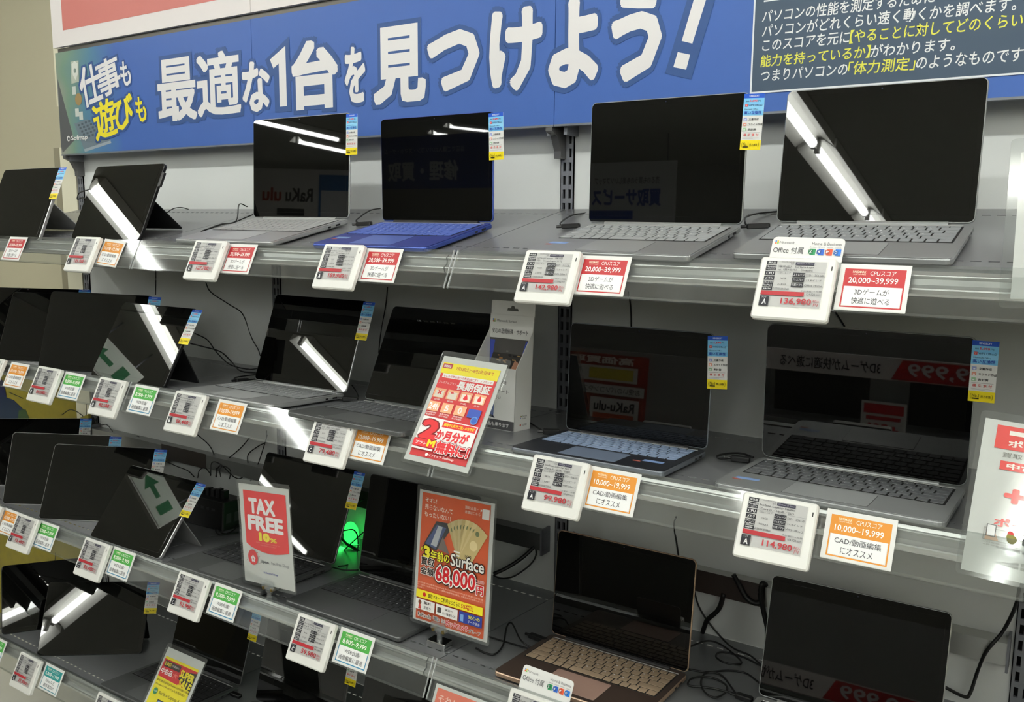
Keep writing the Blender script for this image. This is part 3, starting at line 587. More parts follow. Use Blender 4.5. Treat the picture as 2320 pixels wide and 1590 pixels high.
# ------------------------------------------------------------------ header signs
def BN(px, py):
    q = at(px, py, -.0605); return q.x, q.z
def header():
    e = empty('header_sign', T((0, -.06, 1.80)), 'long blue header sign with big white Japanese headline', 'sign')
    o = Vector((0, -.06, 1.80)); z0, z1 = 1.800-o.z, 2.106-o.z
    for x0, x1 in BAYS: MB().box(x0+.0008, 0, z0, x1-.0008, .012, z1).build('panel', ink((62, 96, 166)), e)
    for x0, x1 in BAYS: MB().box(x0+.0008, -.001, z0-.004, x1-.0008, .013, z0).build('bottom_trim', mat('trim_grey', (120, 124, 130), .4, metal=.5), e)
    g = bpy.data.materials.new('photo_gradient'); g.use_nodes = True; nt = g.node_tree; b = nt.nodes['Principled BSDF']; b.inputs['Roughness'].default_value = .45; b.inputs['Specular IOR Level'].default_value = .3
    tc = nt.nodes.new('ShaderNodeTexCoord'); mp = nt.nodes.new('ShaderNodeSeparateXYZ'); rp = nt.nodes.new('ShaderNodeValToRGB'); mr = nt.nodes.new('ShaderNodeMapRange'); nz = nt.nodes.new('ShaderNodeTexNoise')
    nz.inputs['Scale'].default_value = 7; mr.inputs['From Min'].default_value = -1.8; mr.inputs['From Max'].default_value = -1.40
    ad = nt.nodes.new('ShaderNodeMath'); ad.operation = 'MULTIPLY_ADD'; ad.inputs[1].default_value = .16
    nt.links.new(tc.outputs['Object'], mp.inputs[0]); nt.links.new(tc.outputs['Object'], nz.inputs['Vector']); nt.links.new(nz.outputs['Fac'], ad.inputs[0]); nt.links.new(mp.outputs['X'], ad.inputs[2])
    nt.links.new(ad.outputs[0], mr.inputs['Value']); nt.links.new(mr.outputs['Result'], rp.inputs['Fac']); nt.links.new(rp.outputs['Color'], b.inputs['Base Color'])
    cr = rp.color_ramp; cr.elements[0].position = .10; cr.elements[0].color = (*lin((150, 146, 136)), 1); cr.elements[1].position = 1; cr.elements[1].color = (*lin((62, 96, 166)), 1)
    for q, c in ((.35, (112, 140, 122)), (.62, (78, 122, 146))):
        k = cr.elements.new(q); k.color = (*lin(c), 1)
    p = Print(.00002, True); p.r(-1.799, z0, -1.34, z1, g)
    C = lambda px, py: (BN(px, py)[0], BN(px, py)[1]-o.z)
    # printed laptop picture at the left end
    p.p([C(130, 178), C(168, 318), C(142, 346), C(138, 330)], (84, 86, 88))
    p.p([C(168, 280), C(198, 270), C(250, 318), C(190, 338)], (104, 118, 128)); p.p([C(190, 338), C(250, 318), C(252, 324), C(192, 344)], (150, 160, 168))
    for i in range(5):
        for j in range(7):
            a = C(176+j*8+i*4, 286+i*7-j*3); p.r(a[0], a[1], a[0]+.011, a[1]+.006, (70, 82, 92))
    p.p([C(160, 140), C(178, 137), C(179, 185), C(162, 190)], (176, 184, 170)); sh = C(170, 160); p.p([(sh[0]-.016, sh[1]+.02), (sh[0], sh[1]+.028), (sh[0]+.016, sh[1]+.02), (sh[0]+.013, sh[1]-.012), (sh[0], sh[1]-.028), (sh[0]-.013, sh[1]-.012)], (210, 214, 206))
    p.c(sh[0], sh[1], .007, (120, 136, 128)); c = C(178, 225); p.c(c[0], c[1], .018, (150, 126, 84))
    for a in ((168, 205), (184, 262), (175, 255)): c = C(*a); p.r(c[0]-.01, c[1]-.012, c[0]+.010, c[1]+.012, (196, 202, 196))
    OUT = (50, 80, 134); WH = (228, 226, 226); YE = (236, 220, 50)
    def box(l, r, top, bot):
        xm = (l+r)/2; ym = (top+bot)/2
        return C(l, ym)[0], C(xm, bot)[1], C(r, ym)[0], C(xm, top)[1]
    G = [('最', 357, 445, 131, 274, 0, 0), ('適', 446, 545, 116, 262, 0, 0), ('な', 549, 612, 138, 254, 0, 0), ('台', 661, 766, 90, 247, 0, 0), ('を', 781, 828, 105, 234, 0, 0),
         ('見', 846, 965, 57, 234, 0, 0), ('つ', 968, 1087, 68, 206, 0, 0), ('け', 1109, 1229, 18, 206, 0, 0), ('よ', 1243, 1357, -4, 198, 0, 0), ('う', 1385, 1500, -26, 184, 0, 0)]
    S = [('仕', 181, 230, 146, 239, .18, WH), ('事', 219, 272, 131, 216, .18, WH), ('も', 273, 296, 138, 195, .1, WH), ('遊', 212, 263, 226, 313, .16, YE), ('び', 258, 303, 216, 293, .12, YE), ('も', 308, 331, 218, 277, .1, YE)]
    KB = {'最': .022, '適': .020, '台': .040, '見': .036, 'な': .036, 'を': .036}
    p.up()
    for s, l, r, t_, b_, ro, _ in G: p.t(s, *box(l, r, t_, b_), None, KB.get(s, .048), ((50, 80, 134), .060), lay=False)
    for s, l, r, t_, b_, ro, c_ in S: p.t(s, *box(l, r, t_, b_), None, .02, ((50, 80, 134), .055), rot=ro, lay=False)
    a = C(1543, 157); b2 = C(1600, 0); bars = []
    def quad(q): return [C(*v) for v in q]
    p.p(quad([(601, 136), (655, 82), (661, 252), (624, 255), (621, 170), (614, 175)]), OUT); ONE = [(612, 135), (646.8, 104), (650.8, 240.5), (634.7, 241.8), (632, 144), (620, 155)]
    p.p(quad([(1507, 166), (1566, 180), (1623, -10), (1560, -10)]), OUT)
    p.up()
    for s, l, r, t_, b_, ro, _ in G: p.t(s, *box(l, r, t_, b_), WH, KB.get(s, .048)+.0001, lay=False)
    for s, l, r, t_, b_, ro, c_ in S: p.t(s, *box(l, r, t_, b_), c_, .02, rot=ro, lay=False)
    p.up(); p.p(quad(ONE)[::-1], WH); p.p(quad([(1545, 93), (1569, 99), (1601, -3), (1573, -3)]), WH); p.p(quad([(1526, 152), (1555, 158), (1564, 124), (1536, 118)]), WH)
    c = C(156, 314); p.c(c[0], c[1], .0085, (228, 228, 226)); p.c(c[0]+.001, c[1]-.001, .0055, (70, 74, 78)); p.t('Sofmap', *box(162, 199, 306, 320), (228, 228, 226), .02)
    # dark information board printed at the right end
    x0, y0 = C(1699, 213); y1 = z1; x1 = C(2340, 168)[0]+.28
    p.r(x0, y0, x1, y1, (226, 230, 234)); p.r(x0+.003, y0+.003, x1-.003, y1-.003, (64, 80, 98)); 
    a = C(1731, 5); p.r(a[0], a[1], a[0]+.1, a[1]+.0025, (226, 230, 234))
    WT = (226, 228, 228); YW = (222, 220, 84)
    def line(s, pl, pr, yc, h, c, b=.012, sh=.12):
        xa, yy = C(pl, yc); xb = C(pr, yc)[0]; p.t(s, xa, yy-h/2, xb, yy+h/2, c, b, shear=sh)
    xb = lambda px, py: C(px, py)
    def linew(s, pl, pyl, pr, pyr, h, c):
        zz = C(1738, LY[s[:2]])[1]; p.t(s, C(pl, pyl)[0], zz-h/2, C(pr, pyr)[0], zz+h/2, c, .010, shear=.08)
    LY = {'パソ': 37, 'この': 103, '【や': 103, '能力': 138, 'がわ': 138, 'つま': 171, '「体': 171, 'のよ': 171, 'バソ': 70}
    linew('パソコンの性能を測定するために', 1728, 38, 2118, 3, .0215, WT)
    LY['パソ'] = 70; linew('パソコンがどれくらい速く動くかを調べます。', 1728, 71, 2303, 22, .0215, WT)
    linew('このスコアを元に', 1728, 103, 1925, 84, .0205, WT); linew('【やることに対してどのくらい', 1926, 84, 2318, 49, .0215, YW)
    linew('能力を持っているか】', 1724, 138, 1972, 117, .0205, YW); linew('がわかります。', 1973, 117, 2165, 103, .0205, WT)
    linew('つまりパソコンの', 1724, 170, 1921, 156, .0200, WT); linew('「体力測定」', 1922, 156, 2074, 144, .0215, YW); linew('のようなものです', 2076, 144, 2318, 125, .0205, WT)
    p.build('printed_face', e)
    for x in (-1.78, -.02, .02, .88): MB().box(x-.004, .012, z0-.02, x+.004, .06, z0+.05).build('bracket', M_POST, e)
    for x in (-1.786, -.012):
        b = MB(); pr = [(.0, .0), (.0, -.012), (.02, -.02), (.036, -.05), (.036, -.065), (.06, -.065), (.06, .0)]
        b.ring([[(x-.008, y, z) for y, z in pr], [(x+.008, y, z) for y, z in pr]]); b.build('bracket_arm', mat('bracket_grey', (96, 96, 96), .4, metal=.4), e)
header()
for i, (x0, x1) in enumerate(BAYS[:2]+[(0, 1.8)]):
    e = empty('upper_sign', T((x0, -.06, 2.122)), ['white sign board with faded red field above the left end of the blue header', 'white sign board above the blue header, second from the left', 'white sign board out over the right half of the header'][i], 'sign', 'white sign boards above the header')
    MB().box(-.008 if i == 0 else .001, 0, 0, x1-x0-.001, .012, .60).build('board', mat('board_white', (226, 220, 218), .5), e)
    p = Print(.0002); p.r(.052 if i == 0 else 0.002, .046, x1-x0-.002, .56, (196, 116, 108)); p.build('red_field', e)
struct('trim_3', [(-1.8, -.05, 2.108, 1.8, -.02, 2.120)], mat('rail_grey', (88, 84, 78), .4, metal=.5))

# ------------------------------------------------------------------ posters
def poster_frame(bl, xx, uu):
    x = Vector(xx).normalized(); u = Vector(uu); u = (u-x*u.dot(x)).normalized(); y = -(x.cross(u))
    return frame(Vector(bl), x, u.cross(x), u)
def poster(bl, xx, uu, w, h, lab, group=None, margin=.006, name='poster'):
    m = poster_frame(bl, xx, uu); e = empty(name, m, lab, 'poster', group)
    plate(w, h, .006, .0016, .0005, x=w/2, z=h/2, y=-.0012).build('acrylic_sleeve', M_SLEEVE, e)
    MB().box(margin, .0006, margin, w-margin, .0012, h-margin*1.6).build('sheet', M_PAPER, e, T((0, 0, 0)))
    return e
def stand(e, w, chrome=False, dx=0.):
    # clip with jaws, stem and foot under the sign, built upright in the world
    m = e.matrix_world; p = m @ Vector((w/2+dx, 0, .006)); 
    row = 3; g = deck_frame(row); n = g.col[2].xyz; foot = p.copy(); foot.z = g.translation.z+math.tan(ROWT[row])*foot.y+.0006
    s = empty('sign_stand', T(foot), 'clear plastic clip stand %s' % ('on a chrome block under the orange poster' if chrome else 'under the tax free sign'), 'stand')
    hgt = p.z-foot.z
    for y in (-.006, .005): plate(.036, .018, .005, .0022, .0006, z=hgt+.002, y=y).build('jaw', acrylic('acrylic_clip', .18, 2.2), s)
    MB().tube([(-.018, -.001, hgt-.004), (.018, -.001, hgt-.004)], .0036, 8).build('clip_bar', acrylic('acrylic_clip', .18), s)
    for q in (-.012, .012): MB().box(q-.0025, -.007, hgt-.008, q+.0025, .005, hgt-.002).build('spring', mat('brass_spring', (150, 130, 80), .3, metal=.8), s)
    b = MB(); zz = .014 if chrome else .004
    b.ring([[(r*math.cos(a*math.pi/5), r*math.sin(a*math.pi/5)-.001, z) for a in range(10)] for r, z in ((.0055, zz), (.0045, (hgt+zz)/2), (.008, hgt-.008))]); b.build('stem', acrylic('acrylic_clip', .18), s)
    if chrome:
        slab(.044, .028, .003, .014, .0015).build('weight', M_CHROME, s)
    else: slab(.03, .03, .014, .004, .001).build('foot', acrylic('acrylic_clip', .18), s)

# tax free sign
e = poster((-.537, -.443, .827), (.993, -.057, .104), (-.101, .044, .994), .178, .228, 'red and white tax free sign in a clear holder')
W, H = .178, .228; p = Print(); p.k = 3; x = lambda f: .006+f*(W-.012); y = lambda f: H-.010-f*(H-.016)
arc = [(x(.09), y(.06)), (x(.94), y(.06)), (x(.94), y(.635))]+[(x(.94-.85*t), y(.635+.045*math.sin(math.pi*t)*1.1-.02*t)) for t in (.15, .3, .45, .6, .75, .9)]+[(x(.09), y(.60))]
p.p(arc[::-1], (206, 50, 54))
p.t('TAX', x(.19), y(.29), x(.72), y(.13), (238, 236, 236), .05); p.t('FREE', x(.15), y(.46), x(.86), y(.305), (238, 236, 236), .05)
p.t('10', x(.36), y(.560), x(.58), y(.470), (232, 218, 60), .08); p.t('%', x(.58), y(.555), x(.72), y(.51), (232, 218, 60), .03)
p.t('5,000 Yen or more without Tax', x(.30), y(.583), x(.78), y(.571), (225, 150, 150)); p.t('税抜き5000円以上のお買上げ', x(.38), y(.605), x(.70), y(.592), (225, 150, 150))
c = (x(.21), y(.74)); p.c(c[0], c[1], .0165, (202, 46, 56))
for k in range(5):
    a = R(90+72*k); p.c(c[0]+.001+.0048*math.cos(a), c[1]-.003+.0048*math.sin(a), .0030, (238, 232, 234), 10)
for q in ((.022, .004), (.020, -.010), (-.019, -.008), (.017, .012)): p.c(c[0]+q[0], c[1]+q[1], .0013, (202, 46, 56), 8)
p.t('Japan.', x(.36), y(.785), x(.55), y(.745), (80, 80, 84), .02); p.t('Tax-free Shop', x(.57), y(.785), x(.93), y(.745), (120, 120, 124))
p.t('BicCamera Sofmap', x(.42), y(.885), x(.70), y(.862), (70, 70, 150), .01); p.build('printed_face', e); stand(e, W)

# orange buyback poster
e = poster((-.110, -.394, .835), (.994, -.093, .053), (-.039, .149, .988), .202, .267, 'orange buyback poster with fan of banknotes and price 68,000')
W, H = .202, .267; p = Print(); p.k = 3; x = lambda f: .006+f*(W-.012); y = lambda f: H-.010-f*(H-.016); OR = (206, 84, 40); WH = (238, 236, 230)
p.r(x(.045), y(.985), x(.955), y(.015), OR)
p.t('それ！', x(.09), y(.085), x(.25), y(.05), WH, .01); p.t('売らないなんて', x(.09), y(.14), x(.47), y(.10), WH, .01); p.t('もったいない！', x(.09), y(.195), x(.45), y(.155), WH, .01)
p.t('買取品目・', x(.63), y(.075), x(.80), y(.053), WH); p.p([(x(.83), y(.078)), (x(.855), y(.066)), (x(.83), y(.052))], WH); p.t('金額はこちら', x(.63), y(.108), x(.83), y(.085), WH)
p.r(x(.855), y(.125), x(.945), y(.05), (236, 234, 230))
# pictured tablet
p.p([(x(.10), y(.41)), (x(.28), y(.44)), (x(.50), y(.21)), (x(.26), y(.215))], (52, 50, 54)); p.p([(x(.12), y(.40)), (x(.27), y(.425)), (x(.40), y(.25)), (x(.27), y(.24))], (70, 84, 128)); p.p([(x(.20), y(.40)), (x(.28), y(.41)), (x(.35), y(.25)), (x(.29), y(.245))], (188, 192, 200)); p.p([(x(.30), y(.42)), (x(.46), y(.44)), (x(.36), y(.32))], (118, 104, 100))
# fan of notes
for i in range(9):
    a = R(26-i*7.2); cx, cy = x(.66), y(.47); ln = .078; wd = .030
    dx, dy = -math.sin(a), math.cos(a); nx, ny = math.cos(a), math.sin(a)
    q = [(cx-nx*wd/2, cy-ny*wd/2), (cx+nx*wd/2, cy+ny*wd/2), (cx+nx*wd/2+dx*ln, cy+ny*wd/2+dy*ln), (cx-nx*wd/2+dx*ln, cy-ny*wd/2+dy*ln)]
    p.p(q, (204, 186, 136) if i % 2 else (194, 174, 122)); p.c(cx+dx*ln*.82-nx*wd*.18, cy+dy*ln*.82-ny*wd*.18, .005, (108, 118, 84), 10)
p.c(cx+dx*.04, cy+dy*.04, .0095, (222, 206, 156)); p.t('10000', cx+dx*.014-.008, cy+dy*.014-.003, cx+dx*.014+.010, cy+dy*.014+.003, (90, 84, 60), .02, rot=R(60)-math.pi/3)
for q in (.405, .43): p.r(x(.52), y(q+.008), x(.60), y(q-.004), WH)
BK = (46, 34, 30)
p.t('約', x(.07), y(.465), x(.105), y(.43), (236, 226, 60), .02, (BK, .05)); p.t('3', x(.11), y(.515), x(.205), y(.415), (236, 226, 60), .05, (BK, .07)); p.t('年前の', x(.215), y(.51), x(.475), y(.435), (236, 226, 60), .03, (BK, .06))
p.t('Surface', x(.49), y(.515), x(.925), y(.425), WH, .02, (BK, .06))
p.t('買取', x(.09), y(.565), x(.275), y(.505), BK, .03, (WH, .06)); p.t('金額', x(.09), y(.635), x(.275), y(.575), BK, .03, (WH, .06))
p.t('68,000', x(.30), y(.675), x(.83), y(.535), None, .03, (BK, .11)); p.t('68,000', x(.30), y(.675), x(.83), y(.535), (190, 34, 40), .03, (WH, .06)); p.t('円', x(.845), y(.675), x(.935), y(.605), (190, 34, 40), .03, (WH, .06)); p.t('（上限）', x(.83), y(.59), x(.94), y(.565), (190, 34, 40), .01, (WH, .05))
for i, s in enumerate(('※上記は2022年発売Surface Pro9の2025/7/1時点の買取上限金額', 'で、変動する場合があります。※実際の買取価格は製品、付属品などの状態によって', '変わります。')): p.t(s, x(.06), y(.705+i*.019), x(.94 if i < 2 else .16), y(.692+i*.019), (238, 200, 180))
p.r(x(.055), y(.815), x(.945), y(.755), (238, 222, 50)); p.c(x(.17), y(.785), .0042, (190, 40, 40)); p.t('買取マネー ご利用ならさらに', x(.22), y(.802), x(.66), y(.768), (50, 40, 20), .012); p.t('5%増額', x(.67), y(.805), x(.83), y(.765), (190, 50, 40), .02)
for a, b, c in ((.055, .32, WH), (.34, .63, WH), (.65, .945, (44, 60, 140))): p.r(x(a), y(.905), x(b), y(.825), c)
p.c(x(.115), y(.85), .0042, (120, 70, 50)); p.p([(x(.095), y(.90)), (x(.135), y(.90)), (x(.125), y(.865)), (x(.105), y(.865))], (200, 70, 60)); p.t('無料', x(.17), y(.858), x(.27), y(.835), (60, 50, 48), .02); p.t('見積り', x(.17), y(.893), x(.27), y(.87), (60, 50, 48))
p.r(x(.36), y(.885), x(.415), y(.845), (80, 76, 74)); p.t('傷あり', x(.46), y(.858), x(.57), y(.84), (60, 50, 48)); p.t('古い機種もOK', x(.43), y(.89), x(.61), y(.87), (60, 50, 48)); p.r(x(.67), y(.895), x(.71), y(.845), (120, 160, 210)); p.t('安心の', x(.77), y(.862), x(.92), y(.835), (232, 220, 60), .02); p.t('データ消去', x(.77), y(.895), x(.92), y(.873), WH)
p.t('RaKu-ulu', x(.10), y(.955), x(.28), y(.925), BK, .02, (WH, .08)); p.t('「買取」なら', x(.31), y(.955), x(.48), y(.922), (60, 80, 90), .02, (WH, .07)); p.t('ビックカメラ', x(.49), y(.962), x(.78), y(.920), (200, 30, 50), .035, (WH, .06)); p.t('グループ', x(.79), y(.96), x(.94), y(.932), (60, 80, 90), .02, (WH, .06))
p.build('printed_face', e); stand(e, W, True, -.022)

# red warranty poster
def red_poster():
    W, H = .150, .217
    e = poster((-.041, -.4995, 1.190), (1., .005, -.030), (.022, .549, .836), W, H, 'red warranty poster in clear sleeve on the second rail')
    p = Print(); p.k = 3; x = lambda f: .006+f*(W-.012); y = lambda f: H-.010-f*(H-.016); RED = (204, 44, 50); WH = (238, 236, 234); YE = (236, 220, 40); CR_ = (236, 170, 130)
    p.r(x(.06), y(.95), x(.94), y(.16), RED); p.r(x(.04), y(.165), x(.94), y(.06), YE); p.r(x(.05), y(.115), x(.20), y(.070), (170, 36, 60)); p.t('期間限定', x(.065), y(.107), x(.185), y(.082), WH, .02)
    p.t('7月5日(土)～8月3日(日)まで', x(.27), y(.125), x(.86), y(.085), (180, 80, 40), .02)
    p.r(x(.10), y(.205), x(.90), y(.165), WH); p.t('もしもの時も安心の最長5年保証！ ソフマップ', x(.12), y(.20), x(.88), y(.175), (190, 40, 50), .02)
    p.t('プレミアムプラン', x(.08), y(.262), x(.36), y(.240), WH); p.t('長期保証', x(.38), y(.30), x(.90), y(.215), WH, .035)
    ic = [x(.07), x(.28), x(.49), x(.70)]
    for i, q in enumerate(ic):
        p.r(q, y(.40), q+.0245, y(.31), CR_); p.r(q+.003, y(.395), q+.0215, y(.33), (232, 220, 205)); cxx = q+.0125
        p.t(['故障', '破損', '火災', '水没'][i], q+.006, y(.425), q+.018, y(.408), WH)
        if i == 0: p.t('×', cxx-.0045, y(.368), cxx+.0045, y(.328), RED, .03)
        elif i == 1: p.p([(cxx-.004, y(.345)), (cxx+.002, y(.34)), (cxx-.001, y(.325)), (cxx-.007, y(.33))], RED)
        elif i == 2: p.p([(cxx-.005, y(.375)), (cxx, y(.385)), (cxx+.005, y(.372)), (cxx+.003, y(.35)), (cxx, y(.325)), (cxx-.003, y(.35))], RED)
        else: p.p([(cxx-.003, y(.375)), (cxx+.003, y(.375)), (cxx+.004, y(.355)), (cxx, y(.32)), (cxx-.004, y(.355))], RED)
    for i, (s, sub) in enumerate((('24h', '24時間'), ('5', '最長5年間'), ('0', '修理負担'))):
        q = ic[i]; p.r(q, y(.53), q+.0235, y(.44), CR_); p.t(s, q+(.001 if i == 0 else .007), y(.515), q+(.0225 if i == 0 else .016), y(.455), WH, .03); p.t(sub, q+.001, y(.552), q+.022, y(.537), WH); p.t(['電話受付', '安心保証', '自己負担0'][i], q+.001, y(.572), q+.021, y(.557), WH)
    p.r(x(.70), y(.53), x(.89), y(.45), (50, 76, 160)); p.c(x(.83), y(.55), .0075, (90, 130, 190)); p.c(x(.83), y(.55), .0055, (50, 90, 170))
    p.p([(x(.07), y(.82)), (x(.93), y(.82)), (x(.93), y(.60)), (x(.07), y(.585))], WH)
    p.r(x(.40), y(.66), x(.91), y(.605), RED); p.t('期間中に新規ご加入のお客様', x(.42), y(.648), x(.89), y(.617), YE, .02)
    p.t('2', x(.10), y(.79), x(.38), y(.61), None, .06, ((110, 20, 24), .05)); p.t('2', x(.10), y(.79), x(.38), y(.61), RED, .06)
    p.t('か月分が', x(.36), y(.775), x(.86), y(.68), RED, .05, (WH, .05)); p.t('か月分が', x(.36), y(.775), x(.86), y(.68), RED, .05)
    p.r(x(.06), y(.865), x(.42), y(.795), RED); p.t('プラン', x(.10), y(.845), x(.27), y(.815), WH, .02); p.t('M', x(.28), y(.855), x(.40), y(.79), YE, .05)
    p.t('無料に！', x(.43), y(.895), x(.93), y(.785), None, .05, ((110, 20, 24), .10)); p.t('無料に！', x(.43), y(.895), x(.93), y(.785), RED, .05, (WH, .05))
    p.r(x(.07), y(.89), x(.40), y(.872), WH); p.c(x(.34), y(.925), .003, WH); p.t('ソフマップ', x(.37), y(.936), x(.57), y(.914), WH, .02); p.t('Sofmap', x(.59), y(.94), x(.76), y(.912), WH, .01)
    p.build('printed_face', e)
red_poster()

# yellow super sale card
def sale_card():
    W, H = .152, .211
    f0 = rail_frame(4, -.81, .050, .012); e = poster(f0.translation-Vector((W/2, 0, 0)), (1, 0, 0), (0, .556, .831), W, H, 'yellow super sale card in clear sleeve at bottom left')
    p = Print(); p.k = 3; x = lambda f: .006+f*(W-.012); y = lambda f: H-.010-f*(H-.016); YE = (232, 216, 40); RED = (190, 40, 44)
    p.r(x(.05), y(.97), x(.94), y(.10), YE); p.p([(x(.05), y(.34)), (x(.94), y(.36)), (x(.94), y(.13)), (x(.05), y(.13))], RED); p.p([(x(.55), y(.28)), (x(.94), y(.40)), (x(.94), y(.15)), (x(.62), y(.19))], (44, 40, 30))
    p.t('SUPER', x(.55), y(.265), x(.92), y(.175), YE, .05, rot=R(-3)); p.t('SALE', x(.60), y(.375), x(.93), y(.275), YE, .05, rot=R(-5))
    p.r(x(.09), y(.215), x(.52), y(.145), (60, 50, 46)); p.t('頭金0円', x(.10), y(.205), x(.27), y(.155), YE, .02); p.t('分割払い', x(.30), y(.19), x(.50), y(.165), (220, 220, 215)); p.t('中古品', x(.08), y(.30), x(.38), y(.235), (240, 238, 235), .03); p.t('大', x(.40), y(.30), x(.52), y(.235), (220, 120, 110), .03)
    p.t('まだ使える中古Surfaceがお買い得', x(.08), y(.395), x(.90), y(.368), (90, 60, 20)); p.t('Windows11 Proモデルも多数品揃え', x(.08), y(.44), x(.88), y(.413), (90, 60, 20))
    p.c(x(.16), y(.51), .0075, (40, 130, 80)); p.t('特価', x(.115), y(.52), x(.205), y(.50), (235, 235, 230)); p.t('Surface Laptop 4', x(.26), y(.535), x(.80), y(.49), (90, 84, 30))
    p.p([(x(.30), y(.74)), (x(.62), y(.74)), (x(.62), y(.58)), (x(.30), y(.58))], (60, 60, 64)); p.p([(x(.32), y(.725)), (x(.60), y(.725)), (x(.60), y(.595)), (x(.32), y(.595))], (120, 150, 190)); p.p([(x(.30), y(.74)), (x(.62), y(.74)), (x(.56), y(.80)), (x(.10), y(.80))], (90, 84, 76))
    for k in range(2): p.r(x(.70), y(.66+k*.12), x(.90), y(.56+k*.12), (48, 56, 74)); p.r(x(.71), y(.63+k*.12), x(.76), y(.585+k*.12), (70, 130, 210) if k == 0 else (220, 220, 220))
    p.t('在庫限り', x(.10), y(.90), x(.50), y(.84), RED, .02); p.build('printed_face', e)
sale_card()

# white points poster at right edge
def points_poster():
    W, H = .205, .208
    e = poster((.833, -.484, 1.186), (.995, .077, -.069), (.030, .421, .906), W, H, 'white plus 3 percent points poster at the right edge')
    p = Print(); p.k = 3; x = lambda f: f*W; y = lambda f: H-f*.89*H; RED = (206, 64, 60)
    p.r(x(.10), y(.245), x(.93), y(.085), RED); p.t('ポイントサービス', x(.17), y(.225), x(.85), y(.175), (240, 236, 228), .03); 
    p.p([(x(.17)+.0, y(.145)), (x(.86), y(.145)), (x(.86), y(.115)), (x(.17), y(.115))], (240, 236, 228))
    p.t('買取アプリ「ラクウル」なら', x(.15), y(.30), x(.86), y(.265), (120, 118, 112)); p.r(x(.145), y(.385), x(.86), y(.325), RED); p.t('中古品・家電買取', x(.18), y(.375), x(.82), y(.335), (240, 236, 228), .03)
    p.t('+', x(.19), y(.60), x(.31), y(.50), RED, .05); p.t('3', x(.34), y(.68), x(.60), y(.43), RED, .06); p.t('%', x(.63), y(.68), x(.88), y(.45), RED, .05)
    p.t('ポイントサービス', x(.16), y(.765), x(.88), y(.705), RED, .03)
    p.frame(x(.115), y(.865), x(.93), y(.785), .0006, (150, 146, 140)); p.p([(x(.125), y(.862)), (x(.20), y(.862)), (x(.17), y(.80)), (x(.13), y(.80))], (210, 170, 140)); p.p([(x(.135), y(.84)), (x(.18), y(.84)), (x(.172), y(.76)), (x(.128), y(.76))], (235, 235, 235)); p.frame(x(.128), y(.84), x(.178), y(.76), .0008, (80, 80, 80))
    p.c(x(.255), y(.798), .0035, (190, 60, 60)); p.t('BicCamera', x(.28), y(.803), x(.40), y(.790), (80, 80, 80)); p.c(x(.265), y(.832), .0055, (130, 126, 60)); p.c(x(.25), y(.818), .0030, (130, 126, 60)); p.t('RaKu-ulu', x(.32), y(.857), x(.64), y(.815), (60, 60, 62), .03)
    p.t('※対象商品は店頭にてご確認ください。他の割引との併用はできません。', x(.12), y(.885), x(.90), y(.875), (150, 146, 140)); p.t('※買取金額に対する進呈です。現金でのお支払いには対象外。', x(.12), y(.90), x(.80), y(.891), (150, 146, 140))
    p.c(x(.47), y(.935), .0035, (70, 80, 170)); p.t('ソフマップ', x(.51), y(.945), x(.68), y(.925), (70, 80, 170), .02)
    p.build('printed_face', e)
    W, H = .21, .226
    e = poster((.851, -.437, 1.508), (.999, .018, .038), (-.042, .416, .908), W, H, 'white poster with yellow and blue print at the top right edge', margin=.012)
    p = Print(); p.k = 3; p.frame(.030, .085, W-.03, H-.03, .012, (226, 216, 70)); p.r(.030, .030, W-.03, .090, (70, 120, 180)); p.t('期間限定', .04, .072, .10, .086, (226, 216, 70), .03); p.r(.038, .040, .15, .068, (190, 40, 50)); p.t('EDION', .043, .055, .09, .065, (240, 240, 240), .03)
    p.build('printed_face', e)
    f0 = rail_frame(3, .055, .032, .004); W, H = .18, .10
    e = poster(f0.translation-Vector((0.02, 0, 0))+Vector(DN)*.10, (1, 0, 0), tuple(-DN), W, H, 'pale red poster hanging under the rail at the bottom edge', margin=.004)
    p = Print(); p.k = 3; p.r(.010, .004, W-.01, H-.012, (206, 110, 90)); p.t('それ！', .016, .066, .05, .078, (240, 220, 210)); p.build('printed_face', e)
points_poster()

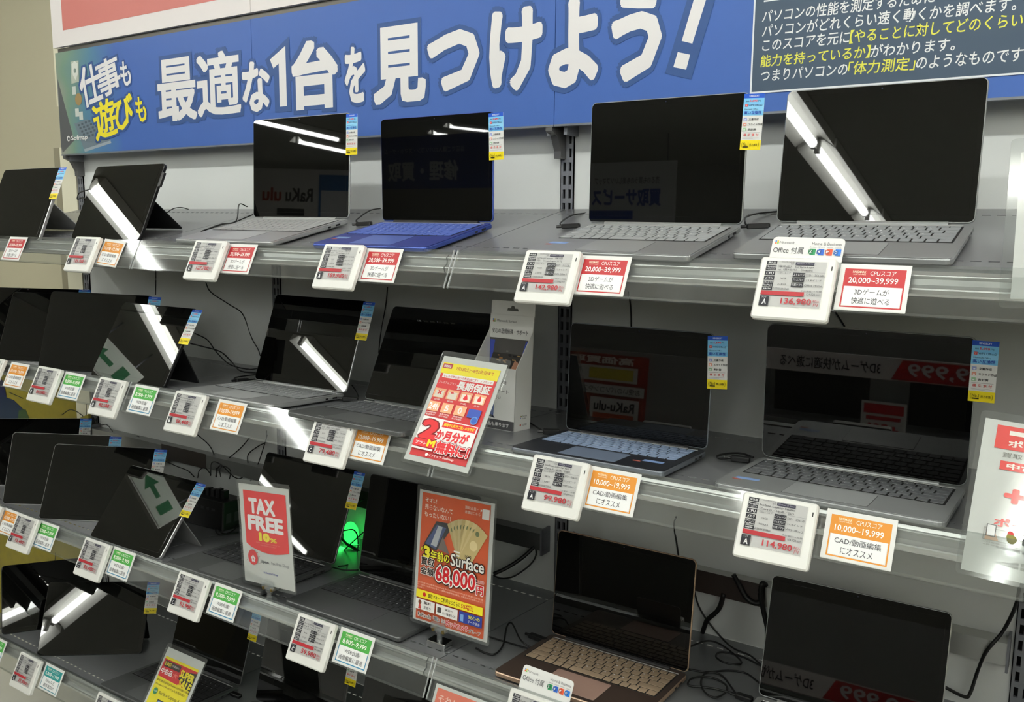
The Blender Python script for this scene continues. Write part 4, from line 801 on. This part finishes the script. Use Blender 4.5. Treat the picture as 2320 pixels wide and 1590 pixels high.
# ------------------------------------------------------------------ service leaflet box on the second shelf
def leaflet_box():
    m = deck_frame(2, .012, .238, R(3)); e = empty('leaflet_box', m, 'white service leaflet box with circuit picture behind the red poster', 'box')
    w = .104; a = .052; hb = .215; hf = .118; M = mat('carton_white', (226, 226, 222), .45); t = .0012
    MB().box(-w/2, -t, 0, w/2, 0, hb).build('back_card', M, e)
    MB().box(-w/2, -a, 0, w/2, -a+t, hf).build('front_wall', M, e)
    for sx in (-1, 1):
        b = MB(); X = sx*(w/2-t/2); pr = [(0, 0), (-a, 0), (-a, hf), (-.004, hb*.86), (0, hb)]
        b.ring([[(X-t/2, y, z) for y, z in pr], [(X+t/2, y, z) for y, z in pr]]); b.build('side_wall', M, e)
    MB().box(-w/2, -a, 0, w/2, 0, .001).build('bottom', M, e)
    b = plate(w, .030, .003, t, .0002, z=hb+.012, y=.001); b.build('hang_tab', M, e); p = Print(); p.k = 2
    p.p([(-.014, hb+.008), (.014, hb+.008), (.012, hb+.013), (.005, hb+.013), (.003, hb+.018), (-.003, hb+.018), (-.005, hb+.013), (-.012, hb+.013)], (92, 92, 88)); p.build('hang_hole', e, T((0, .001, 0)))
    p = Print(); p.k = 2
    for i, c in enumerate(((190, 110, 60), (110, 150, 60), (60, 110, 190), (200, 170, 60))): p.r(-.046+(i % 2)*.0035, hb-.0155+(i//2)*.0035, -.0431+(i % 2)*.0035, hb-.0126+(i//2)*.0035, c)
    p.t('Microsoft Surface', -.035, hb-.0145, .012, hb-.0098, (90, 90, 92)); p.t('安心の正規修理・サポート', -.046, hb-.037, .040, hb-.027, (60, 60, 62), .01)
    p.r(-w/2+.001, .090, w/2-.001, hb-.046, (60, 56, 54)); p.r(-w/2+.001, hb-.075, w/2-.001, hb-.046, (84, 82, 80)); p.p([(.022, .12), (.05, .10), (.05, hb-.048), (.036, hb-.048)], (70, 86, 180)); p.p([(-.05, .12), (-.042, .14), (-.038, hb-.05), (-.05, hb-.05)], (70, 86, 180))
    for i in range(14): xx = random.uniform(-.036, .02); zz = random.uniform(.12, .145); p.r(xx, zz, xx+random.uniform(.003, .009), zz+random.uniform(.002, .006), random.choice([(150, 110, 70), (110, 108, 106), (34, 32, 32), (170, 140, 90)]))
    p.p([(.0, .105), (.012, .128), (.020, .124), (.024, .10)], (190, 140, 112)); p.build('picture_print', e, T((0, -t, 0)))
    p = Print(); p.t('Microsoft Surface', -.046, .088, .030, .098, (70, 70, 72)); p.t('修理・サポート', -.03, .070, .036, .078, (70, 70, 72)); p.t('ご相談ください', -.03, .058, .018, .066, (70, 70, 72))
    p.p([(-.022, .030), (.002, .026), (.004, .052), (-.018, .054)], (70, 92, 150)); p.p([(-.026, .026), (.006, .021), (.002, .026), (-.022, .031)], (40, 44, 60)); p.r(-w/2+.001, .001, w/2-.001, .019, (72, 72, 74)); p.t('他店購入品も承ります', -.045, .006, .040, .014, (226, 226, 224), .01); p.build('front_print', e, T((0, -a, 0)))
    p = Print(); p.r(.018, .026, .0205, .0285, (190, 110, 60)); p.r(.021, .026, .0235, .0285, (110, 150, 60)); p.r(.018, .023, .0205, .0255, (60, 110, 190)); p.t('Microsoft', .025, .026, .040, .029, (70, 70, 72)); p.t('Surface', .025, .022, .037, .025, (70, 70, 72)); p.c(.0195, .011, .0022, (190, 80, 60)); p.t('認定修理店', .025, .009, .040, .013, (70, 70, 72))
    p.build('side_print', e, T((w/2, -a, 0)) @ Matrix.Rotation(R(90), 4, 'Z'))
leaflet_box()

# ------------------------------------------------------------------ cables
def smooth(pts, n=7):
    P = [Vector(p) for p in pts]; P = [P[0]*2-P[1]]+P+[P[-1]*2-P[-2]]; out = []
    for i in range(1, len(P)-2):
        a, b, c, d = P[i-1:i+3]
        for k in range(n):
            t = k/n; out.append(.5*((2*b)+(c-a)*t+(2*a-5*b+4*c-d)*t*t+(3*b-a-3*c+d)*t**3))
    out.append(P[-2]); return out
def cable(spec, r, lab, name='charging_cable', plug=None):
    pts = []
    for q in spec:
        pts.append(on_deck(q[0], q[1], int(q[2][1]), float(q[2][3:] or .003)) if isinstance(q[2], str) else at(q[0], q[1], q[2]))
    e = empty(name, T(pts[0]), lab, 'cable')
    MB().tube([p-pts[0] for p in smooth(pts)], r, 6).build('cord', M_CABLE, e, smooth=True)
    if plug:
        px, py, qx, qy, mode, hh = plug; a = on_deck(px, py, mode, hh); b = on_deck(qx, qy, mode, hh); d = (b-a); L = d.length; x = d.normalized(); z = Vector((0, 0, 1)); y = z.cross(x).normalized(); z = x.cross(y)
        q = slab(L, .013, .003, .009, .0015, x=L/2, z=-.0045); q.build('plug', M_BLACKPL, e, T(-pts[0]) @ frame(a, x, y, z))
        q = MB().tube([(-.010, 0, 0), (0.001, 0, 0)], .0028, 8); q.build('strain_relief', M_BLACKPL, e, T(-pts[0]) @ frame(a, x, y, z))
cable([(560, 468, -.02), (542, 463, -.06), (535, 500, 'd1:.02'), (505, 508, 'd1:.004'), (458, 523, 'd1:.003')], .0016, 'thin black cable looped left of the silver laptop, top shelf')
cable([(573, 486, 'd1:.006'), (528, 504, 'd1:.004'), (500, 508, 'd1:.003'), (456, 524, 'd1:.003')], .0016, 'thin black cable lying left of the silver laptop on the shelf')
cable([(862, 472, -.03), (838, 477, -.10), (808, 498, 'd1:.012'), (812, 505, 'd1:.006')], .0015, 'thin black cable feeding the blue laptop', plug=(808, 508, 842, 506, 1, .008))
cable([(1332, 482, -.03), (1295, 488, -.10), (1270, 505, 'd1:.010'), (1276, 512, 'd1:.006')], .0016, 'thin black cable with plug left of the grey laptop by the post', plug=(1273, 513, 1314, 511, 1, .008))
cable([(1760, 479, -.03), (1715, 484, -.08), (1690, 492, 'd1:.012'), (1688, 504, 'd1:.012'), (1694, 512, 'd1:.006')], .0016, 'thin black cable with plug between the two grey laptops', plug=(1692, 513, 1745, 511, 1, .008))
cable([(372, 486, 'd1:.01'), (392, 473, -.12), (410, 470, -.10), (427, 474, -.06)], .0014, 'thin black cable behind the black tablet, top shelf')
cable([(200, 430, -.05), (180, 437, -.02), (175, 451, -.03), (186, 448, -.02), (198, 450, -.05)], .0016, 'thin black cable looped beside the leftmost post')
cable([(352, 590, -.0015), (353, 630, -.0015), (352, 668, -.0015)], .0014, 'thin black cable hanging on the back panel at left')
cable([(466, 640, -.0015), (478, 662, -.0015), (520, 690, -.0015), (550, 712, -.0015), (570, 765, -.0015), (584, 790, -.03), (590, 806, -.10)], .0015, 'thin black cable hanging down behind the silver laptop, second shelf')
cable([(878, 650, -.0015), (874, 690, -.0015), (862, 760, -.0015), (858, 800, -.03)], .0015, 'thin black cable hanging left of the half hidden laptop')
cable([(1424, 660, -.0015), (1429, 700, -.0015), (1430, 740, -.0015)], .0015, 'thin black cable hanging above the dark laptop with pale blue keys')
cable([(1888, 700, -.0015), (1900, 718, -.0015), (1914, 740, -.0015)], .0015, 'thin black cable hanging above the large grey laptop')
cable([(441, 755, -.10), (470, 770, -.06), (490, 797, -.05), (520, 825, 'd2:.01'), (560, 836, 'd2:.004'), (582, 835, 'd2:.004')], .0017, 'upper black cable from the leaning tablet to the silver laptop, second shelf')
cable([(432, 778, -.22), (460, 785, -.12), (500, 797, -.05), (525, 820, 'd2:.01'), (545, 840, 'd2:.005'), (582, 845, 'd2:.004')], .0019, 'thick-plugged black cable from the leaning tablet, second shelf')
cable([(582, 848, 'd2:.004'), (550, 852, 'd2:.004'), (532, 856, 'd2:.004'), (534, 863, 'd2:.004'), (556, 862, 'd2:.004'), (580, 858, 'd2:.004')], .0018, 'black cable coil beside the silver laptop, second shelf', plug=(534, 862, 562, 860, 2, .006))
cable([(797, 872, 'd2:.02'), (806, 885, 'd2:.006'), (812, 898, 'd2:.004')], .0014, 'thin black cable between the two left laptops, second shelf', plug=(776, 903, 812, 905, 2, .006))
cable([(1245, 930, -.03), (1262, 930, -.01), (1278, 934, -.012)], .0015, 'thin black cable from the leaflet box to the post')
cable([(1200, 957, 'd2:.004'), (1228, 975, 'd2:.006')], .0016, 'black plugged cable left of the laptop with pale blue keys', plug=(1230, 977, 1268, 978, 2, .008))
cable([(1707, 1036, 'd2:.004'), (1680, 1027, 'd2:.006'), (1650, 1027, 'd2:.008'), (1626, 1032, 'd2:.008'), (1630, 1038, 'd2:.006'), (1656, 1038, 'd2:.006')], .0018, 'black looped cable left of the large grey laptop', plug=(1656, 1037, 1700, 1042, 2, .007))
cable([(1532, 1170, -.03), (1527, 1190, -.0015), (1533, 1230, -.0015), (1537, 1258, -.0015)], .0017, 'thin black cable hanging above the rose gold laptop')
cable([(2310, 1330, -.05), (2300, 1375, -.05), (2272, 1430, -.04), (2235, 1475, -.045), (2215, 1520, -.02), (2198, 1570, -.02), (2185, 1578, -.03), (2140, 1556, -.06)], .0030, 'long black cable swinging down at the right edge')
cable([(1212, 1237, -.03), (1185, 1262, -.05), (1150, 1285, -.08), (1118, 1300, -.10)], .0042, 'thick black power cable right of the orange poster')
cable([(1213, 1238, -.02), (1214, 1258, -.02), (1200, 1280, -.03), (1165, 1305, -.06), (1135, 1310, -.09), (1118, 1303, -.12)], .0018, 'thin black cable crossing the thick one right of the orange poster')
cable([(1662, 1302, -.045), (1675, 1325, -.04), (1690, 1352, -.04), (1710, 1366, -.04), (1726, 1362, -.035)], .0052, 'thick black cable looped over the metal duct, left of the pair')
cable([(1735, 1325, -.03), (1727, 1322, -.045), (1723, 1345, -.045), (1730, 1385, -.04), (1738, 1420, -.04), (1740, 1470, -.05)], .0052, 'thick black cable looped over the metal duct, right of the pair')
cable([(1640, 1345, -.035), (1628, 1380, -.03), (1602, 1405, -.03), (1592, 1432, 'd3:.006')], .0050, 'thick black power cable hanging below the metal duct')
cable([(1572, 1335, -.03), (1582, 1370, -.02), (1602, 1405, -.02), (1640, 1450, -.03), (1665, 1470, 'd3:.006'), (1700, 1485, 'd3:.004'), (1728, 1510, 'd3:.004')], .0018, 'thin black cable crossing the thick power cable')
cable([(1562, 1465, 'd3:.004'), (1600, 1452, 'd3:.010'), (1630, 1458, 'd3:.010'), (1665, 1483, 'd3:.006'), (1680, 1500, 'd3:.005'), (1668, 1505, 'd3:.005'), (1640, 1500, 'd3:.005'), (1622, 1487, 'd3:.006'), (1635, 1477, 'd3:.006'), (1680, 1487, 'd3:.005'), (1725, 1508, 'd3:.005')], .0018, 'upper black cable coil right of the rose gold laptop')
cable([(1560, 1516, 'd3:.005'), (1600, 1522, 'd3:.005'), (1650, 1519, 'd3:.006'), (1690, 1525, 'd3:.006'), (1722, 1548, 'd3:.005')], .0018, 'black cable running across the coils right of the rose gold laptop')
cable([(1660, 1570, 'd3:.006'), (1620, 1560, 'd3:.006'), (1590, 1556, 'd3:.005'), (1560, 1552, 'd3:.005'), (1565, 1538, 'd3:.006'), (1590, 1533, 'd3:.007'), (1620, 1537, 'd3:.007'), (1645, 1552, 'd3:.007'), (1644, 1568, 'd3:.005'), (1620, 1580, 'd3:.005'), (1597, 1568, 'd3:.005'), (1588, 1545, 'd3:.005'), (1600, 1524, 'd3:.008'), (1635, 1530, 'd3:.008'), (1668, 1572, 'd3:.006')], .0018, 'tangled black cable coil with plug at the bottom right', plug=(1668, 1574, 1705, 1586, 3, .006))
cable([(1204, 1468, 'd3:.010'), (1180, 1450, 'd3:.02'), (1160, 1412, 'd3:.02'), (1148, 1420, 'd3:.012'), (1140, 1460, 'd3:.006'), (1122, 1481, 'd3:.004'), (1100, 1479, 'd3:.004'), (1078, 1468, 'd3:.004')], .0018, 'black cable with plug left of the rose gold laptop', plug=(1200, 1438, 1238, 1452, 3, .010))
cable([(1108, 1442, 'd3:.004'), (1150, 1455, 'd3:.005'), (1200, 1470, 'd3:.004')], .0016, 'thin black cable lying right of the orange poster')
cable([(448, 985, -.03), (475, 1010, -.015), (488, 1040, -.02), (490, 1065, -.04), (489, 1080, -.09)], .0016, 'thin black cable drooping to the charging hub from the left')
cable([(565, 992, -.03), (545, 1015, -.015), (510, 1045, -.02), (492, 1062, -.05), (490, 1080, -.09)], .0016, 'thin black cable slanting to the charging hub from the right')
cable([(604, 975, -.02), (602, 1000, -.012), (586, 1010, -.012), (562, 1030, -.012), (562, 1060, -.02), (548, 1082, -.03), (530, 1080, -.06), (500, 1052, -.09), (480, 1048, -.09), (477, 1078, -.10)], .0016, 'thin black cable looping right of the charging hub')
cable([(606, 985, -.02), (585, 1050, -.012), (567, 1090, -.02)], .0014, 'thin black cable beside the post, third shelf')
cable([(376, 1045, -.10), (400, 1056, -.10), (425, 1066, -.10), (440, 1080, -.10)], .0015, 'thin black cable from the silver-rimmed tablet to the hub')
cable([(448, 1082, 'd3:.05'), (452, 1065, -.10), (465, 1060, -.10), (478, 1075, -.10)], .0015, 'small black cable loop on the charging hub')
cable([(500, 1080, -.10), (498, 1062, -.10), (508, 1056, -.09), (522, 1066, -.09), (520, 1085, -.09)], .0015, 'second small black cable loop on the charging hub')
cable([(540, 1165, 'd3:.004'), (495, 1180, 'd3:.004'), (488, 1200, 'd3:.004'), (500, 1212, 'd3:.006'), (530, 1200, 'd3:.006'), (540, 1180, 'd3:.008'), (510, 1170, 'd3:.008'), (492, 1190, 'd3:.008'), (505, 1208, 'd3:.006'), (540, 1206, 'd3:.004')], .0017, 'coiled black cable left of the tax free sign')
cable([(783, 1150, -.06), (800, 1142, -.06), (824, 1131, -.06)], .0018, 'black cable above the green light')
cable([(779, 1202, -.09), (800, 1200, -.09), (810, 1215, -.09), (810, 1245, -.09), (800, 1272, -.09), (785, 1280, 'd3:.004'), (765, 1283, 'd3:.004')], .0017, 'black cable looped in front of the green light')
cable([(772, 1218, -.08), (785, 1232, -.08), (800, 1240, -.08), (816, 1252, -.08)], .0040, 'thick black cable crossing the green light')
cable([(765, 1262, -.10), (790, 1236, -.10), (824, 1205, -.10)], .0015, 'thin black cable slanting across the green light')
cable([(754, 1285, 'd3:.004'), (780, 1291, 'd3:.004'), (812, 1291, 'd3:.004')], .0017, 'black cable on the shelf at the foot of the green light')
cable([(550, 1452, -.05), (562, 1475, -.05), (560, 1500, -.06), (545, 1525, -.08)], .0026, 'black cable hanging between laptops on the lowest shelf')
cable([(520, 1548, 'd4:.004'), (518, 1562, 'd4:.004'), (530, 1573, 'd4:.004')], .0020, 'black plugged cable on the lowest shelf', plug=(524, 1570, 545, 1578, 4, .006))
cable([(20, 888, -.02), (35, 895, -.01), (52, 902, -.02)], .0014, 'thin black cable over the yellow cloth at left')
cable([(140, 940, -.02), (160, 928, -.01), (185, 940, -.01), (197, 960, -.02)], .0014, 'thin black cable arching over the yellow cloth')
cable([(195, 915, -.02), (196, 958, -.02)], .0012, 'thin straight black cable over the yellow cloth')
cable([(210, 945, -.02), (225, 962, -.012), (242, 962, -.012), (255, 977, -.03)], .0014, 'thin black cable beside the leftmost post, second shelf')
cable([(126, 1252, -.02), (124, 1275, -.02)], .0012, 'thin black cable above the lowest left tablet')
cable([(285, 1000, -.02), (310, 988, -.012), (325, 1000, -.02)], .0014, 'thin black cable arching behind the silver-rimmed tablets')

# ------------------------------------------------------------------ metal cable ducts on the back panels
def duct(x0, x1, lab, c, dark=None):
    e = empty('cable_duct', T((x0, 0, .880)), lab, 'cable duct', 'metal cable ducts under the second shelf')
    M = mat('duct_%d' % c[0], c, .3, metal=.7, noise=.1, nscale=10)
    MB().box(0, -.034, 0, x1-x0, -.032, .036).build('face', M, e); MB().box(0, -.034, .036, x1-x0, -.001, .0375).build('top', M, e); MB().box(0, -.034, -.0015, x1-x0, -.001, 0).build('underside', M, e)
    for q in dark or []: MB().box(q[0]-x0, -.0350, -.004, q[1]-x0, -.0342, .041).build('tape', mat('tape_brown', (58, 50, 46), .4), e)
    MB().box(x1-x0-.004, -.038, -.012, x1-x0, -.001, .048).build('end_bracket', M_POST, e); MB().box(0, -.038, -.012, .004, -.001, .048).build('end_bracket', M_POST, e)
    return e
duct(-1.78, -.93, 'galvanised cable duct in the left bay above the charging hub', (150, 152, 150), [(-1.4, -1.19)])
duct(-.88, -.03, 'dark galvanised cable duct in the middle bay behind the orange poster', (120, 121, 120), [(-.88, -.20)])
duct(.03, .88, 'galvanised cable duct in the right bay with brown tape', (196, 197, 192), [(.03, .47)])

# ------------------------------------------------------------------ charging hub, puck plug, green lamp
e = empty('charging_hub', deck_frame(3, -1.00, .17, R(-3)), 'black charging hub with many plugs behind the leaning tablet', 'charging hub')
slab(.175, .075, .006, .078, .002).build('case', M_BLACKPL, e)
for i in range(7): MB().box(-.07+i*.02, -.012, .078, -.058+i*.02, .004, .078+random.uniform(.012, .024)).build('usb_plug', M_BLACKPL, e)
for i in range(6): MB().box(-.06+i*.021, -.0385, .05, -.048+i*.021, -.0374, .056).build('socket', mat('socket_grey', (50, 50, 52), .4), e)
for i in range(2): MB().box(.0874, -.026+i*.028, .02, .0884, -.010+i*.028, .045).build('latch', mat('socket_grey', (50, 50, 52), .4), e)
p0 = on_deck(440, 1160, 3, .0)
e = empty('magnetic_charger', T(p0), 'small round grey magnetic charger beside the leaning tablet tag', 'charger')
b = MB(); b.ring([[(r*math.cos(a*math.pi/8), r*math.sin(a*math.pi/8), z) for a in range(16)] for r, z in ((.014, .001), (.015, .003), (.015, .008), (.0135, .010))]); b.build('puck', mat('puck_grey', (120, 120, 118), .4), e)
M_GREEN = emit('green_glow', (.03, .95, .12, 1), 1.25)
g0 = at(797, 1260, -.045)
e = empty('green_lamp', T(g0), 'glowing green status lamp behind the laptops left of the orange poster', 'lamp')
b = MB(); rs = [(.016, .0), (.023, .006), (.024, .04), (.024, .066), (.021, .080), (.012, .090), (.002, .093)]
b.ring([[(r*math.cos(a*math.pi/8), r*.5*math.sin(a*math.pi/8), z) for a in range(16)] for r, z in rs]); b.build('diffuser', M_GREEN, e, smooth=True)
MB().box(-.014, -.008, -.034, .014, .008, .001).build('lamp_base', mat('lamp_base', (60, 90, 62), .4), e)
li = bpy.data.lights.new('green_led', 'POINT'); li.energy = .06; li.color = (.05, 1, .15); li.shadow_soft_size = .015; link('green_led', li, e, T((0, -.04, .04)))

# ------------------------------------------------------------------ yellow printed cloth beyond the left end of the shelving
M_YEL = mat('yellow_cloth', (128, 116, 26), .6, noise=.12, nscale=22, bump=.6)
e = empty('yellow_display', T((-2.35, .02, 0)), 'yellow printed display board beyond the left end of the shelving', 'display board')
MB().box(-.75, .0, 0, .50, .012, 1.02).build('board', M_YEL, e)
b = MB(); q = [at(25, 1018, -.03), at(200, 938, -.03), at(205, 1060, -.03), at(25, 1060, -.03)]; o = Vector((-2.35, .02, 0))
b.ring([[tuple(v-o) for v in q], [tuple(v-o+Vector((0, .01, 0))) for v in q]]); b.build('folded_flap', mat('yellow_plain', (138, 126, 30), .5), e)
p = Print(.0005)
c = at(35, 945, .02)-o; p.p([(c.x-.14, c.z-.06), (c.x+.02, c.z-.075), (c.x+.12, c.z-.03), (c.x+.08, c.z+.03), (c.x+.0, c.z+.065), (c.x-.14, c.z+.075)], (24, 40, 62)); p.p([(c.x+.0, c.z-.07), (c.x+.13, c.z-.045), (c.x+.08, c.z+.04), (c.x+.03, c.z+.03)], (48, 70, 36)); p.p([(c.x-.14, c.z+.06), (c.x-.05, c.z+.07), (c.x-.06, c.z+.13), (c.x-.14, c.z+.15)], (28, 34, 70))
p.build('printed_figure', e)
b = MB(); q = [at(208, 985, -.02), at(300, 1003, -.02), at(392, 1030, -.02), at(372, 1048, -.02), at(300, 1050, -.02), at(208, 1060, -.02)]
e = empty('yellow_strip', T(q[0]), 'yellow card strip lying behind the silver-rimmed tablets', 'card')
b.ring([[tuple(v-q[0]) for v in q], [tuple(v-q[0]+Vector((0, .008, 0))) for v in q]]); b.build('sheet', mat('yellow_strip', (112, 106, 24), .5), e)

# ------------------------------------------------------------------ far side of the aisle, seen only in the dark screens
def opposite():
    e = empty('opposite_shelving', T((0, -2.86, 0)), 'shelving with monitors across the aisle behind the photographer', 'shelving')
    MB().box(-2.0, -.02, 0, 2.6, 0, 1.30).build('back_sheet', mat('opp_grey', (140, 142, 138), .5), e)
    for z in (.20, .64): MB().box(-2.0, 0, z-.02, 2.6, .34, z).build('deck', M_DECK, e); MB().box(-2.0, .34, z-.05, 2.6, .352, z+.01).build('front_moulding', M_LIP, e)
    for i in range(8):
        x = -1.9+i*.56; MB().box(x, .12, .66, x+.40, .14, .87).build('monitor', M_BLACKPL, e)
    Rz = Matrix.Rotation(R(180), 4, 'Z')
    MB().box(-.5, .33, .885, 2.4, .34, .975).build('header_board', mat('board_white', (226, 220, 218)), e)
    p = Print(.001); p.p([(-1.4, .89), (-.30, .89), (-.34, .97), (-1.4, .97)], (186, 40, 44)); p.t('3Dゲームが快適に遊べる', -.26, .905, .14, .955, (44, 44, 50), .01); p.t('20,000~39,999', -.95, .90, -.36, .96, (214, 214, 216), .02)
    p.build('header_strip', e, T((0, .342, 0)) @ Rz)
    for x0 in (-.06, -1.1, .52, 1.2):
        p = Print(.001); p.r(-x0-.09, .585, -x0, .665, (228, 228, 224)); p.r(-x0-.08, .60, -x0-.01, .658, (120, 120, 124)); p.r(-x0+.01, .60, -x0+.09, .66, (228, 228, 224)); p.r(-x0+.015, .632, -x0+.085, .655, (186, 40, 44)); p.build('price_card', e, T((0, .355, 0)) @ Rz)
    p = Print(.001); p.r(-.37, .59, -.20, .80, (226, 226, 222)); p.r(-.36, .75, -.21, .79, (190, 40, 46)); p.r(-.35, .725, -.22, .74, (190, 40, 46)); p.t('+3%', -.345, .655, -.225, .712, (190, 40, 46), .04); p.t('ポイントサービス', -.355, .625, -.215, .642, (190, 40, 46)); p.build('points_card', e, T((0, .365, 0)) @ Rz)
    p = Print(.001); p.r(.55, .88, 1.15, 1.29, (150, 52, 38)); p.r(.60, 1.165, 1.10, 1.235, (200, 198, 194)); p.r(.62, 1.175, .84, 1.225, (196, 180, 60)); p.t('査定', .88, 1.18, 1.0, 1.225, (60, 58, 58), .03); p.t('高価買取中！', .62, 1.245, 1.05, 1.28, (230, 220, 210), .03)
    p.r(.56, 1.105, 1.14, 1.150, (196, 196, 192)); p.t('お使いのパソコンやスマホを高く買います', .58, 1.113, 1.12, 1.142, (60, 58, 58))
    p.r(.58, .90, .82, 1.09, (206, 206, 202)); p.r(.85, .90, 1.12, 1.09, (206, 206, 202)); p.t('RaKu-ulu', .60, 1.03, .80, 1.075, (60, 58, 58), .03); p.t('RaKu-ulu', .87, 1.03, 1.10, 1.075, (60, 58, 58), .03); p.r(.60, .91, .80, 1.02, (180, 76, 40)); p.r(.87, .91, 1.10, 1.02, (176, 44, 44)); p.t('30,880', .61, .93, .79, .97, (226, 226, 226), .03); p.t('買取強化', .89, .97, 1.08, 1.01, (60, 90, 180), .03)
    p.build('buyback_board', e, T((0, .30, 0)) @ Rz)
    e = empty('shop_banner', T((-6.5, -7.9, 1.88)), 'blue shop banner hung from the ceiling, reflected in the blue laptop', 'sign')
    MB().box(-1.3, 0, 0, 1.5, .02, .68).build('board', ink((52, 76, 150)), e); p = Print(.002); p.t('修理・買取', -.45, .10, .75, .36, (220, 222, 226), .035); p.t('当店でご購入のパソコン・スマホ・ゲーム', -.55, .46, .80, .53, (220, 222, 226)); p.build('lettering', e, T((0, .02, 0)) @ Rz)
    for q in (-1.1, 1.3): MB().box(q-.005, 0, .68, q+.005, .01, .88).build('hanger', M_POST, e)
    e = empty('service_banner', T((-4.05, -7.9, 1.60)), 'white buyback service banner reflected in the grey laptop', 'sign')
    MB().box(-.62, 0, 0, .62, .02, .85).build('board', ink((222, 224, 226)), e); p = Print(.002); p.t('売るのも買うのも楽しいソフマップ', -.42, .60, .42, .68, (80, 80, 84)); p.t('買取サービス', -.45, .35, .45, .55, (50, 84, 180), .04); p.r(-.1, .2, .5, .3, (50, 84, 180)); p.build('lettering', e, T((0, .02, 0)) @ Rz)
    for q in (-.5, .5): MB().box(q-.005, 0, .85, q+.005, .01, 1.15).build('hanger', M_POST, e)
    e = empty('shop_poster', T((-6.9, -6.1, 2.0)) @ Matrix.Rotation(R(-20), 4, 'Z'), 'white shop board with red lettering reflected in the silver laptop', 'sign')
    MB().box(-.9, 0, 0, .9, .02, .66).build('board', ink((226, 224, 220)), e); p = Print(.002); p.t('RaKu', -.1, .28, .25, .44, (60, 58, 58), .03); p.t('ulu', .30, .28, .55, .44, (196, 70, 50), .03); p.r(.0, .12, .35, .20, (70, 70, 72)); p.r(-.62, .05, -.18, .60, (50, 110, 170)); p.r(-.59, .07, -.21, .42, (220, 222, 226)); p.build('lettering', e, T((0, .02, 0)) @ Rz)
    for q in (-.7, .7): MB().box(q-.005, 0, .66, q+.005, .01, .75).build('hanger', M_POST, e)
opposite()
# green exit sign across the aisle, reflected in the leaning tablets
e = empty('exit_sign', T((-3.55, -1.72, 2.42)) @ Matrix.Rotation(R(118), 4, 'Z'), 'hanging emergency exit sign with green arrow', 'sign')
MB().box(-.19, -.02, 0, .19, .02, .19).build('case', mat('exit_case', (226, 228, 220), .4), e); p = Print(.001); p.r(-.18, .01, .18, .18, (222, 232, 220)); p.p([(-.03, .08), (.05, .08), (.05, .045), (.13, .095), (.05, .145), (.05, .11), (-.03, .11)], (30, 120, 70)); p.r(-.13, .05, -.07, .14, (30, 120, 70)); p.build('arrow_print', e, T((0, -.021, 0)))
for q in (-.12, .12): MB().box(q-.004, -.004, .19, q+.004, .004, .33).build('hanger', M_POST, e)

bpy.data.objects.remove(_to)
